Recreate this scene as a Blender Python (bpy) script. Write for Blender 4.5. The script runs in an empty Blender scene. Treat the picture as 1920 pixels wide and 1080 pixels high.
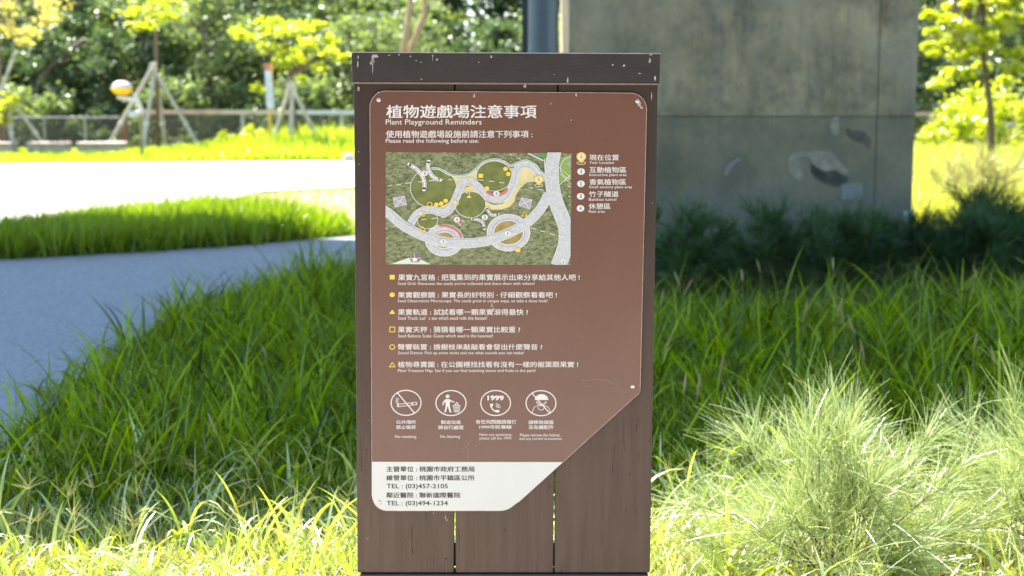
import bpy, math, random
import numpy as np
from mathutils import Vector, Matrix
random.seed(7); RNG = np.random.default_rng(11)
R = math.radians
SC = bpy.context.scene
COL = SC.collection

# ------------------------------------------------------------------ camera
F = 1920 * 50 / 36.0                       # focal length in photo pixels
PITCH = R(7.48); CAMZ = 1.25
cd = bpy.data.cameras.new('camera'); cd.lens = 50; cd.sensor_width = 36
cd.clip_start = 0.05; cd.clip_end = 600
cd.dof.use_dof = True; cd.dof.focus_distance = 2.86; cd.dof.aperture_fstop = 4.8
cam = bpy.data.objects.new('camera', cd); COL.objects.link(cam)
cam.location = (0, 0, CAMZ); cam.rotation_euler = (R(90) - PITCH, 0, 0)
SC.camera = cam

# ------------------------------------------------------------------ world, sun, exposure
SUN_AZ = R(-42)      # measured from +Y (away from camera), negative = left
SUN_EL = R(58)
W = bpy.data.worlds.new('World'); SC.world = W; W.use_nodes = True
wn = W.node_tree.nodes; wl = W.node_tree.links
bg = wn['Background']; sky = wn.new('ShaderNodeTexSky'); sky.sky_type = 'NISHITA'
sky.sun_disc = False; sky.sun_elevation = SUN_EL; sky.sun_rotation = SUN_AZ
sky.air_density = 1.0; sky.dust_density = 0.5; sky.ozone_density = 1.6
wl.new(sky.outputs[0], bg.inputs[0]); bg.inputs[1].default_value = 0.10
sd = bpy.data.lights.new('sun', 'SUN'); sd.energy = 5.0; sd.angle = R(0.5); sd.color = (1.0, 0.95, 0.86)
sun = bpy.data.objects.new('sun', sd); COL.objects.link(sun)
sv = Vector((math.sin(SUN_AZ) * math.cos(SUN_EL), math.cos(SUN_AZ) * math.cos(SUN_EL), math.sin(SUN_EL)))
sun.rotation_euler = sv.to_track_quat('Z', 'Y').to_euler()
SC.view_settings.view_transform = 'Standard'; SC.view_settings.look = 'None'
SC.view_settings.exposure = 2.35; SC.view_settings.gamma = 1.0; SC.view_settings.use_curve_mapping = False
SC.cycles.max_bounces = 8; SC.cycles.transmission_bounces = 6; SC.cycles.diffuse_bounces = 4
SC.cycles.use_denoising = True

# ------------------------------------------------------------------ pixel -> place (used to measure positions off the photograph)
def ray(px, py):
    cx = (px - 960) / F; cy = (540 - py) / F
    return np.array([cx, math.cos(PITCH) + cy * math.sin(PITCH), -math.sin(PITCH) + cy * math.cos(PITCH)])
def on_z(px, py, z=0.0):
    d = ray(px, py); t = (z - CAMZ) / d[2]; return np.array([0, 0, CAMZ]) + d * t
def on_y(px, py, y):
    d = ray(px, py); t = y / d[1]; return np.array([0, 0, CAMZ]) + d * t

# ------------------------------------------------------------------ materials
def s2l(c):
    return tuple((v / 12.92 if v <= 0.04045 else ((v + 0.055) / 1.055) ** 2.4) for v in c)
def hx(r, g, b): return s2l((r / 255, g / 255, b / 255))
MATS = {}
def mat(name, col=(0.5, 0.5, 0.5), rough=0.6, spec=0.5, metal=0.0, var=0.0, scale=8.0, bump=0.0, bscale=None, col2=None, stretch=None, coat=0.0):
    if name in MATS: return MATS[name]
    m = bpy.data.materials.new(name); m.use_nodes = True; MATS[name] = m
    nt = m.node_tree; b = nt.nodes['Principled BSDF']
    b.inputs['Base Color'].default_value = (*col, 1); b.inputs['Roughness'].default_value = rough
    b.inputs['Specular IOR Level'].default_value = spec; b.inputs['Metallic'].default_value = metal
    b.inputs['Coat Weight'].default_value = coat
    if var or bump:
        tc = nt.nodes.new('ShaderNodeTexCoord'); mp = nt.nodes.new('ShaderNodeMapping')
        nt.links.new(tc.outputs['Object'], mp.inputs[0])
        if stretch: mp.inputs['Scale'].default_value = stretch
        nz = nt.nodes.new('ShaderNodeTexNoise'); nz.inputs['Scale'].default_value = scale; nz.inputs['Detail'].default_value = 8
        nz.inputs['Roughness'].default_value = 0.65
        nt.links.new(mp.outputs[0], nz.inputs[0])
        if var:
            cr = nt.nodes.new('ShaderNodeValToRGB')
            c2 = col2 if col2 else tuple(min(1, c * (1 + var)) for c in col)
            c1 = col if col2 else tuple(c * (1 - var) for c in col)
            cr.color_ramp.elements[0].color = (*c1, 1); cr.color_ramp.elements[1].color = (*c2, 1)
            cr.color_ramp.elements[0].position = 0.36; cr.color_ramp.elements[1].position = 0.64
            nt.links.new(nz.outputs[0], cr.inputs[0]); nt.links.new(cr.outputs[0], b.inputs['Base Color'])
        if bump:
            n2 = nt.nodes.new('ShaderNodeTexNoise'); n2.inputs['Scale'].default_value = bscale or scale * 3; n2.inputs['Detail'].default_value = 6
            nt.links.new(mp.outputs[0], n2.inputs[0])
            bp = nt.nodes.new('ShaderNodeBump'); bp.inputs['Strength'].default_value = bump; bp.inputs['Distance'].default_value = 0.01
            nt.links.new(n2.outputs[0], bp.inputs['Height']); nt.links.new(bp.outputs[0], b.inputs['Normal'])
    return m

def leaf_mat(name, dark, light, trans=0.45, gloss=0.12, tcol=None, grough=0.35):
    """leaf or blade: diffuse + translucent + a waxy sheen, colour varying from piece to piece"""
    m = bpy.data.materials.new(name); m.use_nodes = True; MATS[name] = m
    nt = m.node_tree; N = nt.nodes; L = nt.links; N.clear()
    out = N.new('ShaderNodeOutputMaterial'); g = N.new('ShaderNodeNewGeometry')
    cr = N.new('ShaderNodeValToRGB'); cr.color_ramp.elements[0].color = (*dark, 1); cr.color_ramp.elements[1].color = (*light, 1)
    L.new(g.outputs['Random Per Island'], cr.inputs[0])
    df = N.new('ShaderNodeBsdfDiffuse'); tr = N.new('ShaderNodeBsdfTranslucent'); gl = N.new('ShaderNodeBsdfGlossy')
    L.new(cr.outputs[0], df.inputs[0])
    mx = N.new('ShaderNodeMix'); mx.data_type = 'RGBA'; mx.blend_type = 'MULTIPLY'; mx.inputs[0].default_value = 1
    L.new(cr.outputs[0], mx.inputs[6]); mx.inputs[7].default_value = (*(tcol or (1.7, 1.75, 0.35)), 1)
    L.new(mx.outputs[2], tr.inputs[0])
    gl.inputs['Roughness'].default_value = grough; gl.inputs[0].default_value = (0.8, 0.85, 0.8, 1)
    a = N.new('ShaderNodeMixShader'); a.inputs[0].default_value = trans
    L.new(df.outputs[0], a.inputs[1]); L.new(tr.outputs[0], a.inputs[2])
    b = N.new('ShaderNodeMixShader'); b.inputs[0].default_value = gloss
    L.new(a.outputs[0], b.inputs[1]); L.new(gl.outputs[0], b.inputs[2]); L.new(b.outputs[0], out.inputs[0])
    return m

# ------------------------------------------------------------------ mesh helpers
def fast_mesh(name, V, T, mats, midx=None, smooth=False):
    """triangle mesh from numpy arrays"""
    V = np.asarray(V, dtype=np.float32); T = np.asarray(T, dtype=np.int32)
    me = bpy.data.meshes.new(name)
    me.vertices.add(len(V)); me.vertices.foreach_set('co', V.ravel())
    me.loops.add(T.size); me.loops.foreach_set('vertex_index', T.ravel())
    me.polygons.add(len(T)); me.polygons.foreach_set('loop_start', np.arange(0, T.size, 3, dtype=np.int32))
    for m in (mats if isinstance(mats, (list, tuple)) else [mats]): me.materials.append(m)
    if midx is not None: me.polygons.foreach_set('material_index', np.asarray(midx, dtype=np.int32))
    if smooth: me.polygons.foreach_set('use_smooth', np.ones(len(T), dtype=bool))
    me.update(calc_edges=True)
    return me

class MB:
    def __init__(s): s.v = []; s.f = []; s.m = []
    def add(s, vs, fs, mi=0):
        o = len(s.v); s.v += [tuple(v) for v in vs]; s.f += [tuple(i + o for i in f) for f in fs]; s.m += [mi] * len(fs); return s
    def box(s, x0, x1, y0, y1, z0, z1, mi=0):
        return s.add([(x0,y0,z0),(x1,y0,z0),(x1,y1,z0),(x0,y1,z0),(x0,y0,z1),(x1,y0,z1),(x1,y1,z1),(x0,y1,z1)],
                     [(0,3,2,1),(4,5,6,7),(0,1,5,4),(1,2,6,5),(2,3,7,6),(3,0,4,7)], mi)
    def tube(s, pts, rad, n=8, cap=True, mi=0):
        pts = [Vector(p) for p in pts]; rad = rad if isinstance(rad, (list, tuple)) else [rad] * len(pts)
        base = []; ref = None
        for i, p in enumerate(pts):
            t = (pts[min(i+1, len(pts)-1)] - pts[max(i-1, 0)]).normalized()
            if ref is None: ref = Vector((1,0,0)) if abs(t.x) < 0.8 else Vector((0,1,0))
            a = (ref - t * ref.dot(t)).normalized(); b = t.cross(a); ref = a
            base.append([p + (a * math.cos(2*math.pi*k/n) + b * math.sin(2*math.pi*k/n)) * rad[i] for k in range(n)])
        vs = [v for ring in base for v in ring]; fs = []
        for i in range(len(pts)-1):
            for k in range(n):
                fs.append((i*n+k, i*n+(k+1)%n, (i+1)*n+(k+1)%n, (i+1)*n+k))
        if cap:
            fs.append(tuple(reversed(range(n)))); fs.append(tuple(range((len(pts)-1)*n, len(pts)*n)))
        return s.add(vs, fs, mi)
    def lathe(s, prof, c=(0,0,0), n=20, mi=0):
        vs = []; fs = []
        for r, z in prof:
            for k in range(n):
                a = 2*math.pi*k/n; vs.append((c[0]+r*math.cos(a), c[1]+r*math.sin(a), c[2]+z))
        for i in range(len(prof)-1):
            for k in range(n):
                fs.append((i*n+k, i*n+(k+1)%n, (i+1)*n+(k+1)%n, (i+1)*n+k))
        fs.append(tuple(reversed(range(n)))); fs.append(tuple(range((len(prof)-1)*n, len(prof)*n)))
        return s.add(vs, fs, mi)
    def mesh(s, name, mats, smooth=False, off=(0,0,0)):
        me = bpy.data.meshes.new(name)
        me.from_pydata([(v[0]-off[0], v[1]-off[1], v[2]-off[2]) for v in s.v], [], s.f)
        for m in (mats if isinstance(mats, (list, tuple)) else [mats]): me.materials.append(m)
        if len(set(s.m)) > 1: me.polygons.foreach_set('material_index', s.m)
        if smooth: me.polygons.foreach_set('use_smooth', [True] * len(me.polygons))
        me.update(); return me

def link(name, data, parent=None, loc=None, label=None, cat=None, group=None, kind=None):
    o = bpy.data.objects.new(name, data); COL.objects.link(o)
    if parent: o.parent = parent
    if loc is not None: o.location = loc
    if label: o['label'] = label
    if cat: o['category'] = cat
    if group: o['group'] = group
    if kind: o['kind'] = kind
    return o
def bev(o, w, seg=2):
    b = o.modifiers.new('edge', 'BEVEL'); b.width = w; b.segments = seg; b.limit_method = 'ANGLE'; return o
def copy_tree(o, parent=None):
    c = o.copy(); COL.objects.link(c)
    if parent: c.parent = parent
    for ch in [k for k in bpy.data.objects if k.parent == o]:
        copy_tree(ch, c)
    return c

# ------------------------------------------------------------------ setting: ground, path, plaza
G = MB(); G.add([(-150,-60,0),(150,-60,0),(150,250,0),(-150,250,0)], [(0,1,2,3)])
link('ground', G.mesh('ground', mat('soil', (0.06,0.065,0.020), 0.95, 0.1, var=0.5, scale=3.5, bump=0.6, bscale=30, col2=(0.09,0.11,0.03))), kind='structure')
def sheet(name, pts, z, m, th=None):
    g = MB(); n = len(pts)
    if th:   # slab with real edges
        g.add([(x, y, z) for x, y in pts] + [(x, y, z-th) for x, y in pts], [tuple(range(n))] + [(i, i+n, (i+1)%n+n, (i+1)%n) for i in range(n)])
    else: g.add([(x, y, z) for x, y in pts], [tuple(range(n))])
    return link(name, g.mesh(name, m), kind='structure')
def concrete_path_mat():
    m = mat('path_concrete', (0.185,0.225,0.250), 0.85, 0.3, var=0.3, scale=48, bump=1.0, bscale=150, col2=(0.35,0.405,0.435))
    return m
path_pts = [(-1.78,1.5),(-1.78,3.5),(-1.82,5.0),(-1.90,6.2),(-1.94,7.6),(-1.78,9.0),(-1.36,10.3),(-0.4,11.5),(1.0,12.2),
            (1.0,14.6),(-0.5,14.4),(-1.35,13.1),(-2.3,12.0),(-3.87,10.95),(-6.5,10.3),(-10,10.0),(-18,10.0),(-18,1.5)]
sheet('concrete_path', path_pts, 0.035, concrete_path_mat(), 0.05)
plaza = [(-30,10.0),(-10,10.0),(-5.4,11.0),(-4.6,12.4),(-4.0,14.4),(-3.6,16),(-3.4,19.4),(-0.8,21.6),(3,22.5),(3.2,29.4),(-4,29.2),(-10.5,27.6),(-30,26)]
sheet('plaza_road', plaza, 0.040, mat('plaza_concrete', (0.55,0.54,0.50), 0.8, 0.3, var=0.08, scale=6, bump=0.2), 0.05)
sheet('bounce_paving', [(-20,2.5),(20,2.5),(20,-2.2),(-20,-2.2)], 0.036, mat('bounce_concrete', (0.46,0.42,0.37), 0.85, 0.3, var=0.12, scale=4, bump=0.3), 0.05)  # unseen pale slab added to bounce sunlight up onto the sign
sand = [(-3.5,15.6),(-3.5,19.2),(-0.6,21.3),(1.5,21.5),(2.5,14.9),(-0.5,14.5),(-1.35,13.15),(-2.0,14.0)]
sheet('bare_earth', sand, 0.006, mat('sand_soil', (0.23,0.15,0.11), 0.95, 0.1, var=0.2, scale=2.5, bump=0.6, bscale=40, col2=(0.34,0.25,0.18)))

# ------------------------------------------------------------------ viaduct: pier in view, deck overhead throwing the shade
def pier_mat():
    m = bpy.data.materials.new('pier_concrete'); m.use_nodes = True; nt = m.node_tree; N = nt.nodes; L = nt.links
    b = N['Principled BSDF']; b.inputs['Roughness'].default_value = 0.85; b.inputs['Specular IOR Level'].default_value = 0.25
    tc = N.new('ShaderNodeTexCoord')
    def noise(scale, det=6, st=(1,1,1), rough=0.6):
        mp = N.new('ShaderNodeMapping'); mp.inputs['Scale'].default_value = st; L.new(tc.outputs['Object'], mp.inputs[0])
        n = N.new('ShaderNodeTexNoise'); n.inputs['Scale'].default_value = scale; n.inputs['Detail'].default_value = det
        n.inputs['Roughness'].default_value = rough; L.new(mp.outputs[0], n.inputs[0]); return n.outputs[0]
    def ramp(i, p0, p1, c0, c1):
        r = N.new('ShaderNodeValToRGB'); r.color_ramp.elements[0].position = p0; r.color_ramp.elements[1].position = p1
        r.color_ramp.elements[0].color = (*c0,1); r.color_ramp.elements[1].color = (*c1,1); L.new(i, r.inputs[0]); return r.outputs[0]
    def mix(f, a, c, mode='MIX'):
        x = N.new('ShaderNodeMix'); x.data_type = 'RGBA'; x.blend_type = mode
        if isinstance(f, float): x.inputs[0].default_value = f
        else: L.new(f, x.inputs[0])
        for i, v in ((6, a), (7, c)):
            if isinstance(v, tuple): x.inputs[i].default_value = (*v,1)
            else: L.new(v, x.inputs[i])
        return x.outputs[2]
    c = ramp(noise(1.9, 10, (1,1,1), 0.72), 0.36, 0.64, (0.165,0.145,0.078), (0.52,0.42,0.225))
    c = mix(ramp(noise(2.6, 10, (1,1,1), 0.72), 0.52, 0.72, (0,0,0), (0.85,0.85,0.85)), c, (0.105,0.105,0.080))
    c = mix(ramp(noise(7, 8, (3.0,1,0.25), 0.7), 0.50, 0.75, (0,0,0), (0.6,0.6,0.6)), c, (0.10,0.10,0.08))
    c = mix(ramp(noise(11, 8, (3.0,1,0.3), 0.7), 0.54, 0.72, (0,0,0), (0.5,0.5,0.5)), c, (0.42,0.38,0.29))
    c = mix(ramp(noise(2.2, 8, (2.2,1,0.35)), 0.56, 0.70, (0,0,0), (0.6,0.6,0.6)), c, (0.30,0.27,0.21))
    c = mix(ramp(noise(14, 8), 0.3, 0.75, (0,0,0), (0.3,0.3,0.3)), c, (0.32,0.31,0.27))
    c = mix(ramp(noise(0.9, 5, (1,1,1.2), 0.6), 0.46, 0.60, (0,0,0), (0.55,0.55,0.55)), c, (0.40,0.345,0.235))
    c = mix(ramp(noise(1.3, 6, (1.3,1,0.7), 0.65), 0.54, 0.66, (0,0,0), (0.6,0.6,0.6)), c, (0.085,0.088,0.070))
    # weathering by height: pale splash zone at the foot, darker damp band above it
    sx = N.new('ShaderNodeSeparateXYZ'); L.new(tc.outputs['Object'], sx.inputs[0])
    ad = N.new('ShaderNodeMath'); ad.operation = 'MULTIPLY_ADD'; L.new(noise(2.5), ad.inputs[0]); ad.inputs[1].default_value = 0.9; L.new(sx.outputs[2], ad.inputs[2])
    lo = ramp(ad.outputs[0], 0.86, 1.05, (1,1,1), (0,0,0)); c = mix(lo, c, mix(0.35, (0.26,0.265,0.25), c))
    bd = N.new('ShaderNodeMath'); bd.operation = 'GREATER_THAN'; L.new(sx.outputs[2], bd.inputs[0]); bd.inputs[1].default_value = 1.125
    c = mix(bd.outputs[0], mix(0.55, c, (0.175,0.172,0.112)), c)
    L.new(c, b.inputs['Base Color'])
    bp = N.new('ShaderNodeBump'); bp.inputs['Strength'].default_value = 0.5; bp.inputs['Distance'].default_value = 0.01
    L.new(noise(30, 8), bp.inputs['Height']); L.new(bp.outputs[0], b.inputs['Normal'])
    return m
PM = pier_mat()
PY = 12.3
pl = on_y(1067, 0, PY)[0]; pr = on_y(1724, 0, PY)[0]; pg = on_y(1645, 200, PY)[0]; pz = on_y(1400, 218, PY)[2]
viaduct = link('viaduct', None, loc=(0, PY, 0), label='stained grey concrete viaduct pier carrying a bridge deck, right of the brown sign', cat='viaduct')
DH = 9.0
g = MB()
g.box(pl, pg-0.004, 0, 2.2, -0.3, pz-0.003); g.box(pg+0.004, pr, 0, 2.2, -0.3, pz-0.003)      # lower lift
g.box(pl, pg-0.004, -0.008, 2.2, pz, DH); g.box(pg+0.004, pr, -0.008, 2.2, pz, DH)  # upper lift, slightly proud
g.box(pl+0.02, pr-0.02, 0.012, 2.1, -0.3, DH-0.01)
pier = bev(link('pier', g.mesh('pier', PM), viaduct), 0.006)
def blob(n, rx, rz, jag, seed):
    r = random.Random(seed); return [(math.cos(2*math.pi*i/n)*rx*(1+r.uniform(-jag,jag)), math.sin(2*math.pi*i/n)*rz*(1+r.uniform(-jag,jag))) for i in range(n)]
def patch(pxpts, m, proud=0.006, name='patch', y=PY, label=None):
    pts = [on_y(a, b, y) for a, b in pxpts]; n = len(pts); g = MB()
    g.add([(p[0], -proud, p[2]) for p in pts] + [(p[0], 0.005, p[2]) for p in pts], [tuple(range(n))] + [(i, i+n, (i+1)%n+n, (i+1)%n) for i in range(n)])
    o = link(name, g.mesh(name, m), pier)
    if label: o['label'] = label
    return o
plas = mat('pale_plaster', (0.33,0.30,0.22), 0.9, 0.2, var=0.25, scale=9, bump=0.3)
patch([(1478,300),(1484,290),(1500,284),(1530,283),(1556,284),(1564,292),(1574,304),(1590,318),(1592,326),(1580,328),(1566,318),(1548,322),(1536,316),(1524,308),(1520,298),(1506,293),(1498,300),(1502,316),(1506,330),(1498,338),(1486,332),(1478,318)], plas, label='pale crooked plaster remnant')
patch([(1520,306),(1536,316),(1548,322),(1566,319),(1580,327),(1592,334),(1586,344),(1566,350),(1546,344),(1530,334),(1520,322)], mat('damp_stain', (0.085,0.085,0.065), 0.8, 0.2, var=0.4, scale=9), 0.004, 'stain', label='dark damp hollow')
patch([(1577,344),(1616,344),(1617,374),(1578,375)], mat('pale_paint', (0.27,0.285,0.26), 0.8, 0.2, var=0.2, scale=12), 0.007, label='pale grey painted rectangle')
patch([(1358,326),(1362,312),(1374,302),(1386,296),(1389,299),(1378,307),(1369,318),(1362,330)], mat('pale_paint'), 0.006, 'stain', label='pale curved scrape')
patch([(1695,395),(1714,393),(1713,424),(1693,424)], mat('white_wash', (0.42,0.43,0.42), 0.8, 0.2, var=0.3, scale=16), 0.007, label='whitewashed corner')
patch([(1560,224),(1566,217),(1573,220),(1574,240),(1570,254),(1562,252),(1556,238)], plas, 0.005, label='pale vertical plaster smear')
patch([(1585,240),(1605,244),(1622,248),(1634,262),(1630,280),(1618,268),(1600,262),(1588,252)], mat('rust_stain', (0.15,0.125,0.095), 0.9, 0.1, var=0.3, scale=9), 0.004, 'stain', label='reddish brown stain')
patch([(1654,0),(1666,0),(1662,50),(1656,42)], mat('ochre_stain', (0.25,0.19,0.11), 0.9, 0.1, var=0.2, scale=9), 0.017, 'stain', label='ochre streak')
# deck (above the frame), outline follows the shade it throws
ox = sv.x / sv.z * DH; oy = sv.y / sv.z * DH
near_e = [(-40, 3.2), (-1.6, 4.30), (0.5, 4.66), (3.0, 5.0), (40, 5.4)]
far_e = [(40, 16.5), (4.5, 13.9), (-1.3, 12.5), (-5, 13.2), (-40, 13.8)]
P = [(x+ox, y+oy-PY) for x, y in near_e + far_e]; n = len(P)
g = MB(); g.add([(x, y, DH) for x, y in P] + [(x, y, DH+1.0) for x, y in P], [tuple(reversed(range(n))), tuple(range(n, 2*n))] + [(i, (i+1)%n, (i+1)%n+n, i+n) for i in range(n)])
link('deck', g.mesh('deck', mat('deck_concrete', (0.30,0.29,0.27), 0.85, 0.2, var=0.2, scale=2)), viaduct)

# pipe post behind the sign
pp = on_y(1017, 60, 11.2); g = MB()
rp = on_y(1047,60,11.2)[0]-pp[0]
g.tube([(0,0,0.0),(0,0,6.5)], rp, 32, False); 
post = link('steel_post', None, loc=(pp[0], 11.2, 0), label='dark blue-grey round steel column standing between the sign and the pier', cat='post')
link('shaft', g.mesh('shaft', mat('blue_steel', (0.085,0.115,0.135), 0.35, 0.5, metal=0.2, var=0.1, scale=3), True), post)
g = MB(); g.lathe([(rp*1.7,0.0),(rp*1.7,0.03),(rp*1.06,0.035),(rp*1.06,0.12)], n=24); link('base_plate', g.mesh('base_plate', mat('blue_steel')), post)
g = MB(); g.box(-rp-0.035, -rp+0.01, -0.03, 0.03, 0.2, 6.4); link('edge_strip', g.mesh('edge_strip', mat('dark_steel', (0.02,0.03,0.035), 0.5)), post)  # dark strip along the left edge of the column

# ------------------------------------------------------------------ THE SIGN
YS = 2.80
def S(px, py, d=0.0):
    p = on_y(px, py, YS - 0.004); return (p[0], YS - d, p[2])
sb = (on_y(948, 600, YS)[0], YS, 0.0)
sign = link('park_sign', None, loc=sb, label='brown wooden plank sign with a playground notice and map, in the grass', cat='sign')
def part(name, mb, m, parent=sign, smooth=False, label=None):
    return link(name, mb.mesh(name, m, smooth, sb), parent, label=label)
def prism(poly, y0, y1):
    """poly in (x, z), extruded from y0 (front) to y1"""
    n = len(poly); g = MB()
    g.add([(x, y0, z) for x, z in poly] + [(x, y1, z) for x, z in poly], [tuple(range(n)), tuple(reversed(range(n, 2*n)))] + [(i, i+n, (i+1)%n+n, (i+1)%n) for i in range(n)])
    return g
def XZ(pts): return [(S(a, b)[0], S(a, b)[2]) for a, b in pts]
def plank_mat():
    m = bpy.data.materials.new('composite_plank'); m.use_nodes = True; nt = m.node_tree; N = nt.nodes; L = nt.links
    b = N['Principled BSDF']; b.inputs['Roughness'].default_value = 0.6; b.inputs['Specular IOR Level'].default_value = 0.25
    tc = N.new('ShaderNodeTexCoord'); oi = N.new('ShaderNodeObjectInfo')
    def noise(scale, st, det=6, seed=None):
        mp = N.new('ShaderNodeMapping'); mp.inputs['Scale'].default_value = st; L.new(tc.outputs['Object'], mp.inputs[0])
        n = N.new('ShaderNodeTexNoise'); n.inputs['Scale'].default_value = scale; n.inputs['Detail'].default_value = det
        n.inputs['Roughness'].default_value = 0.6; L.new(mp.outputs[0], n.inputs[0]); return n
    n1 = noise(60, (1,1,0.06)); cr = N.new('ShaderNodeValToRGB')
    cr.color_ramp.elements[0].position = 0.3; cr.color_ramp.elements[1].position = 0.75
    cr.color_ramp.elements[0].color = (0.108,0.068,0.050,1); cr.color_ramp.elements[1].color = (0.155,0.103,0.077,1)
    L.new(n1.outputs[0], cr.inputs[0])
    # thin vertical drying cracks, denser towards the weathered lower end
    n2 = noise(42, (1,1,0.035), 3); n2.inputs['Distortion'].default_value = 0.4
    ab = N.new('ShaderNodeMath'); ab.operation = 'SUBTRACT'; L.new(n2.outputs[0], ab.inputs[0]); ab.inputs[1].default_value = 0.5
    ab2 = N.new('ShaderNodeMath'); ab2.operation = 'ABSOLUTE'; L.new(ab.outputs[0], ab2.inputs[0])
    lt = N.new('ShaderNodeMath'); lt.operation = 'LESS_THAN'; L.new(ab2.outputs[0], lt.inputs[0]); lt.inputs[1].default_value = 0.0032
    n3 = noise(9, (1,1,0.5), 3); gt = N.new('ShaderNodeMath'); gt.operation = 'GREATER_THAN'; L.new(n3.outputs[0], gt.inputs[0]); gt.inputs[1].default_value = 0.5
    ml = N.new('ShaderNodeMath'); ml.operation = 'MULTIPLY'; L.new(lt.outputs[0], ml.inputs[0]); L.new(gt.outputs[0], ml.inputs[1])
    sx = N.new('ShaderNodeSeparateXYZ'); L.new(tc.outputs['Object'], sx.inputs[0])
    hz = N.new('ShaderNodeMath'); hz.operation = 'LESS_THAN'; L.new(sx.outputs[2], hz.inputs[0]); hz.inputs[1].default_value = 0.62
    ml2 = N.new('ShaderNodeMath'); ml2.operation = 'MULTIPLY'; L.new(ml.outputs[0], ml2.inputs[0]); L.new(hz.outputs[0], ml2.inputs[1])
    # reflected-light fall-off painted into the boards, darker towards the cap
    top_shade = N.new('ShaderNodeMapRange'); top_shade.inputs['From Min'].default_value = 0.25; top_shade.inputs['From Max'].default_value = 1.25
    top_shade.inputs['To Min'].default_value = 0.0; top_shade.inputs['To Max'].default_value = 0.85
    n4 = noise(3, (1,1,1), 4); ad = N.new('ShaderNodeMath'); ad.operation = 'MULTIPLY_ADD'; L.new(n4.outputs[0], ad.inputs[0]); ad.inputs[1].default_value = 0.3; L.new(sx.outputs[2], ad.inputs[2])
    L.new(ad.outputs[0], top_shade.inputs['Value'])
    mx0 = N.new('ShaderNodeMix'); mx0.data_type = 'RGBA'; L.new(top_shade.outputs[0], mx0.inputs[0]); L.new(cr.outputs[0], mx0.inputs[6]); mx0.inputs[7].default_value = (0.018,0.0115,0.0125,1)
    mx = N.new('ShaderNodeMix'); mx.data_type = 'RGBA'; L.new(ml2.outputs[0], mx.inputs[0]); L.new(mx0.outputs[2], mx.inputs[6]); mx.inputs[7].default_value = (0.035,0.022,0.017,1)
    # sparse pale specks
    vo = N.new('ShaderNodeTexVoronoi'); vo.inputs['Scale'].default_value = 26; L.new(tc.outputs['Object'], vo.inputs['Vector'])
    vs = N.new('ShaderNodeMath'); vs.operation = 'LESS_THAN'; L.new(vo.outputs['Distance'], vs.inputs[0]); vs.inputs[1].default_value = 0.028
    mx2 = N.new('ShaderNodeMix'); mx2.data_type = 'RGBA'; L.new(vs.outputs[0], mx2.inputs[0]); L.new(mx.outputs[2], mx2.inputs[6]); mx2.inputs[7].default_value = (0.30,0.26,0.22,1)
    L.new(mx2.outputs[2], b.inputs['Base Color'])
    bp = N.new('ShaderNodeBump'); bp.inputs['Strength'].default_value = 0.35; bp.inputs['Distance'].default_value = 0.002
    su = N.new('ShaderNodeMath'); su.operation = 'SUBTRACT'; L.new(n1.outputs[0], su.inputs[0]); L.new(ml2.outputs[0], su.inputs[1])
    L.new(su.outputs[0], bp.inputs['Height']); L.new(bp.outputs[0], b.inputs['Normal'])
    return m
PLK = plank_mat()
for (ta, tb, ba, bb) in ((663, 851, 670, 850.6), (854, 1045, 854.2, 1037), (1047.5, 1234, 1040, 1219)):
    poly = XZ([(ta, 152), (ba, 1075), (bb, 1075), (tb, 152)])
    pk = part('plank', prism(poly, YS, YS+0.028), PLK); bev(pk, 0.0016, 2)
capm = mat('cap_steel', (0.022,0.0145,0.0160), 0.40, 0.5, var=0.15, scale=14, bump=0.08, bscale=160, stretch=(1,1,2.5))
cap = part('cap', prism(XZ([(660, 99.5), (661.5, 156), (1236, 158.5), (1237.5, 102)]), YS-0.016, YS+0.045), capm); bev(cap, 0.0018, 3)
g = prism(XZ([(661, 154.2), (661, 157.4), (1236.5, 159.6), (1236.5, 156.8)]), YS-0.0175, YS-0.0155)
part('cap_lip', g, mat('worn_edge', (0.17,0.115,0.09), 0.6, var=0.2, scale=60))
part('cap_highlight', prism(XZ([(661.5, 97.6), (661, 99.4), (1237.5, 101.9), (1237, 100.0)]), YS-0.0145, YS+0.044), mat('cap_edge_highlight', (0.30,0.25,0.26), 0.3, 0.6, var=0.15, scale=50))  # pale strip painted in for the lit top edge of the cap
# black steel base frame under the planks
zb = S(900, 1075)[2]; xl = S(672,1075)[0]; xr = S(1217,1075)[0]
g = MB(); g.box(xl+0.004, xr-0.002, YS-0.006, YS+0.04, zb-0.06, zb-0.001)
bev(part('base_rail', g, mat('black_steel', (0.03,0.032,0.036), 0.45, metal=0.3)), 0.002)
for xx in (xl+0.06, xr-0.12):
    g = MB(); g.box(xx, xx+0.06, YS+0.0, YS+0.036, -0.2, zb-0.061); part('leg', g, mat('black_steel'))
# two rails behind the planks hold them together
for z0 in (zb+0.004, 0.95, S(900,170)[2]-0.02):
    g = MB(); g.box(xl+0.01, xr-0.01, YS+0.029, YS+0.05, z0, z0+0.05); part('back_rail', g, mat('black_steel'))

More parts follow.
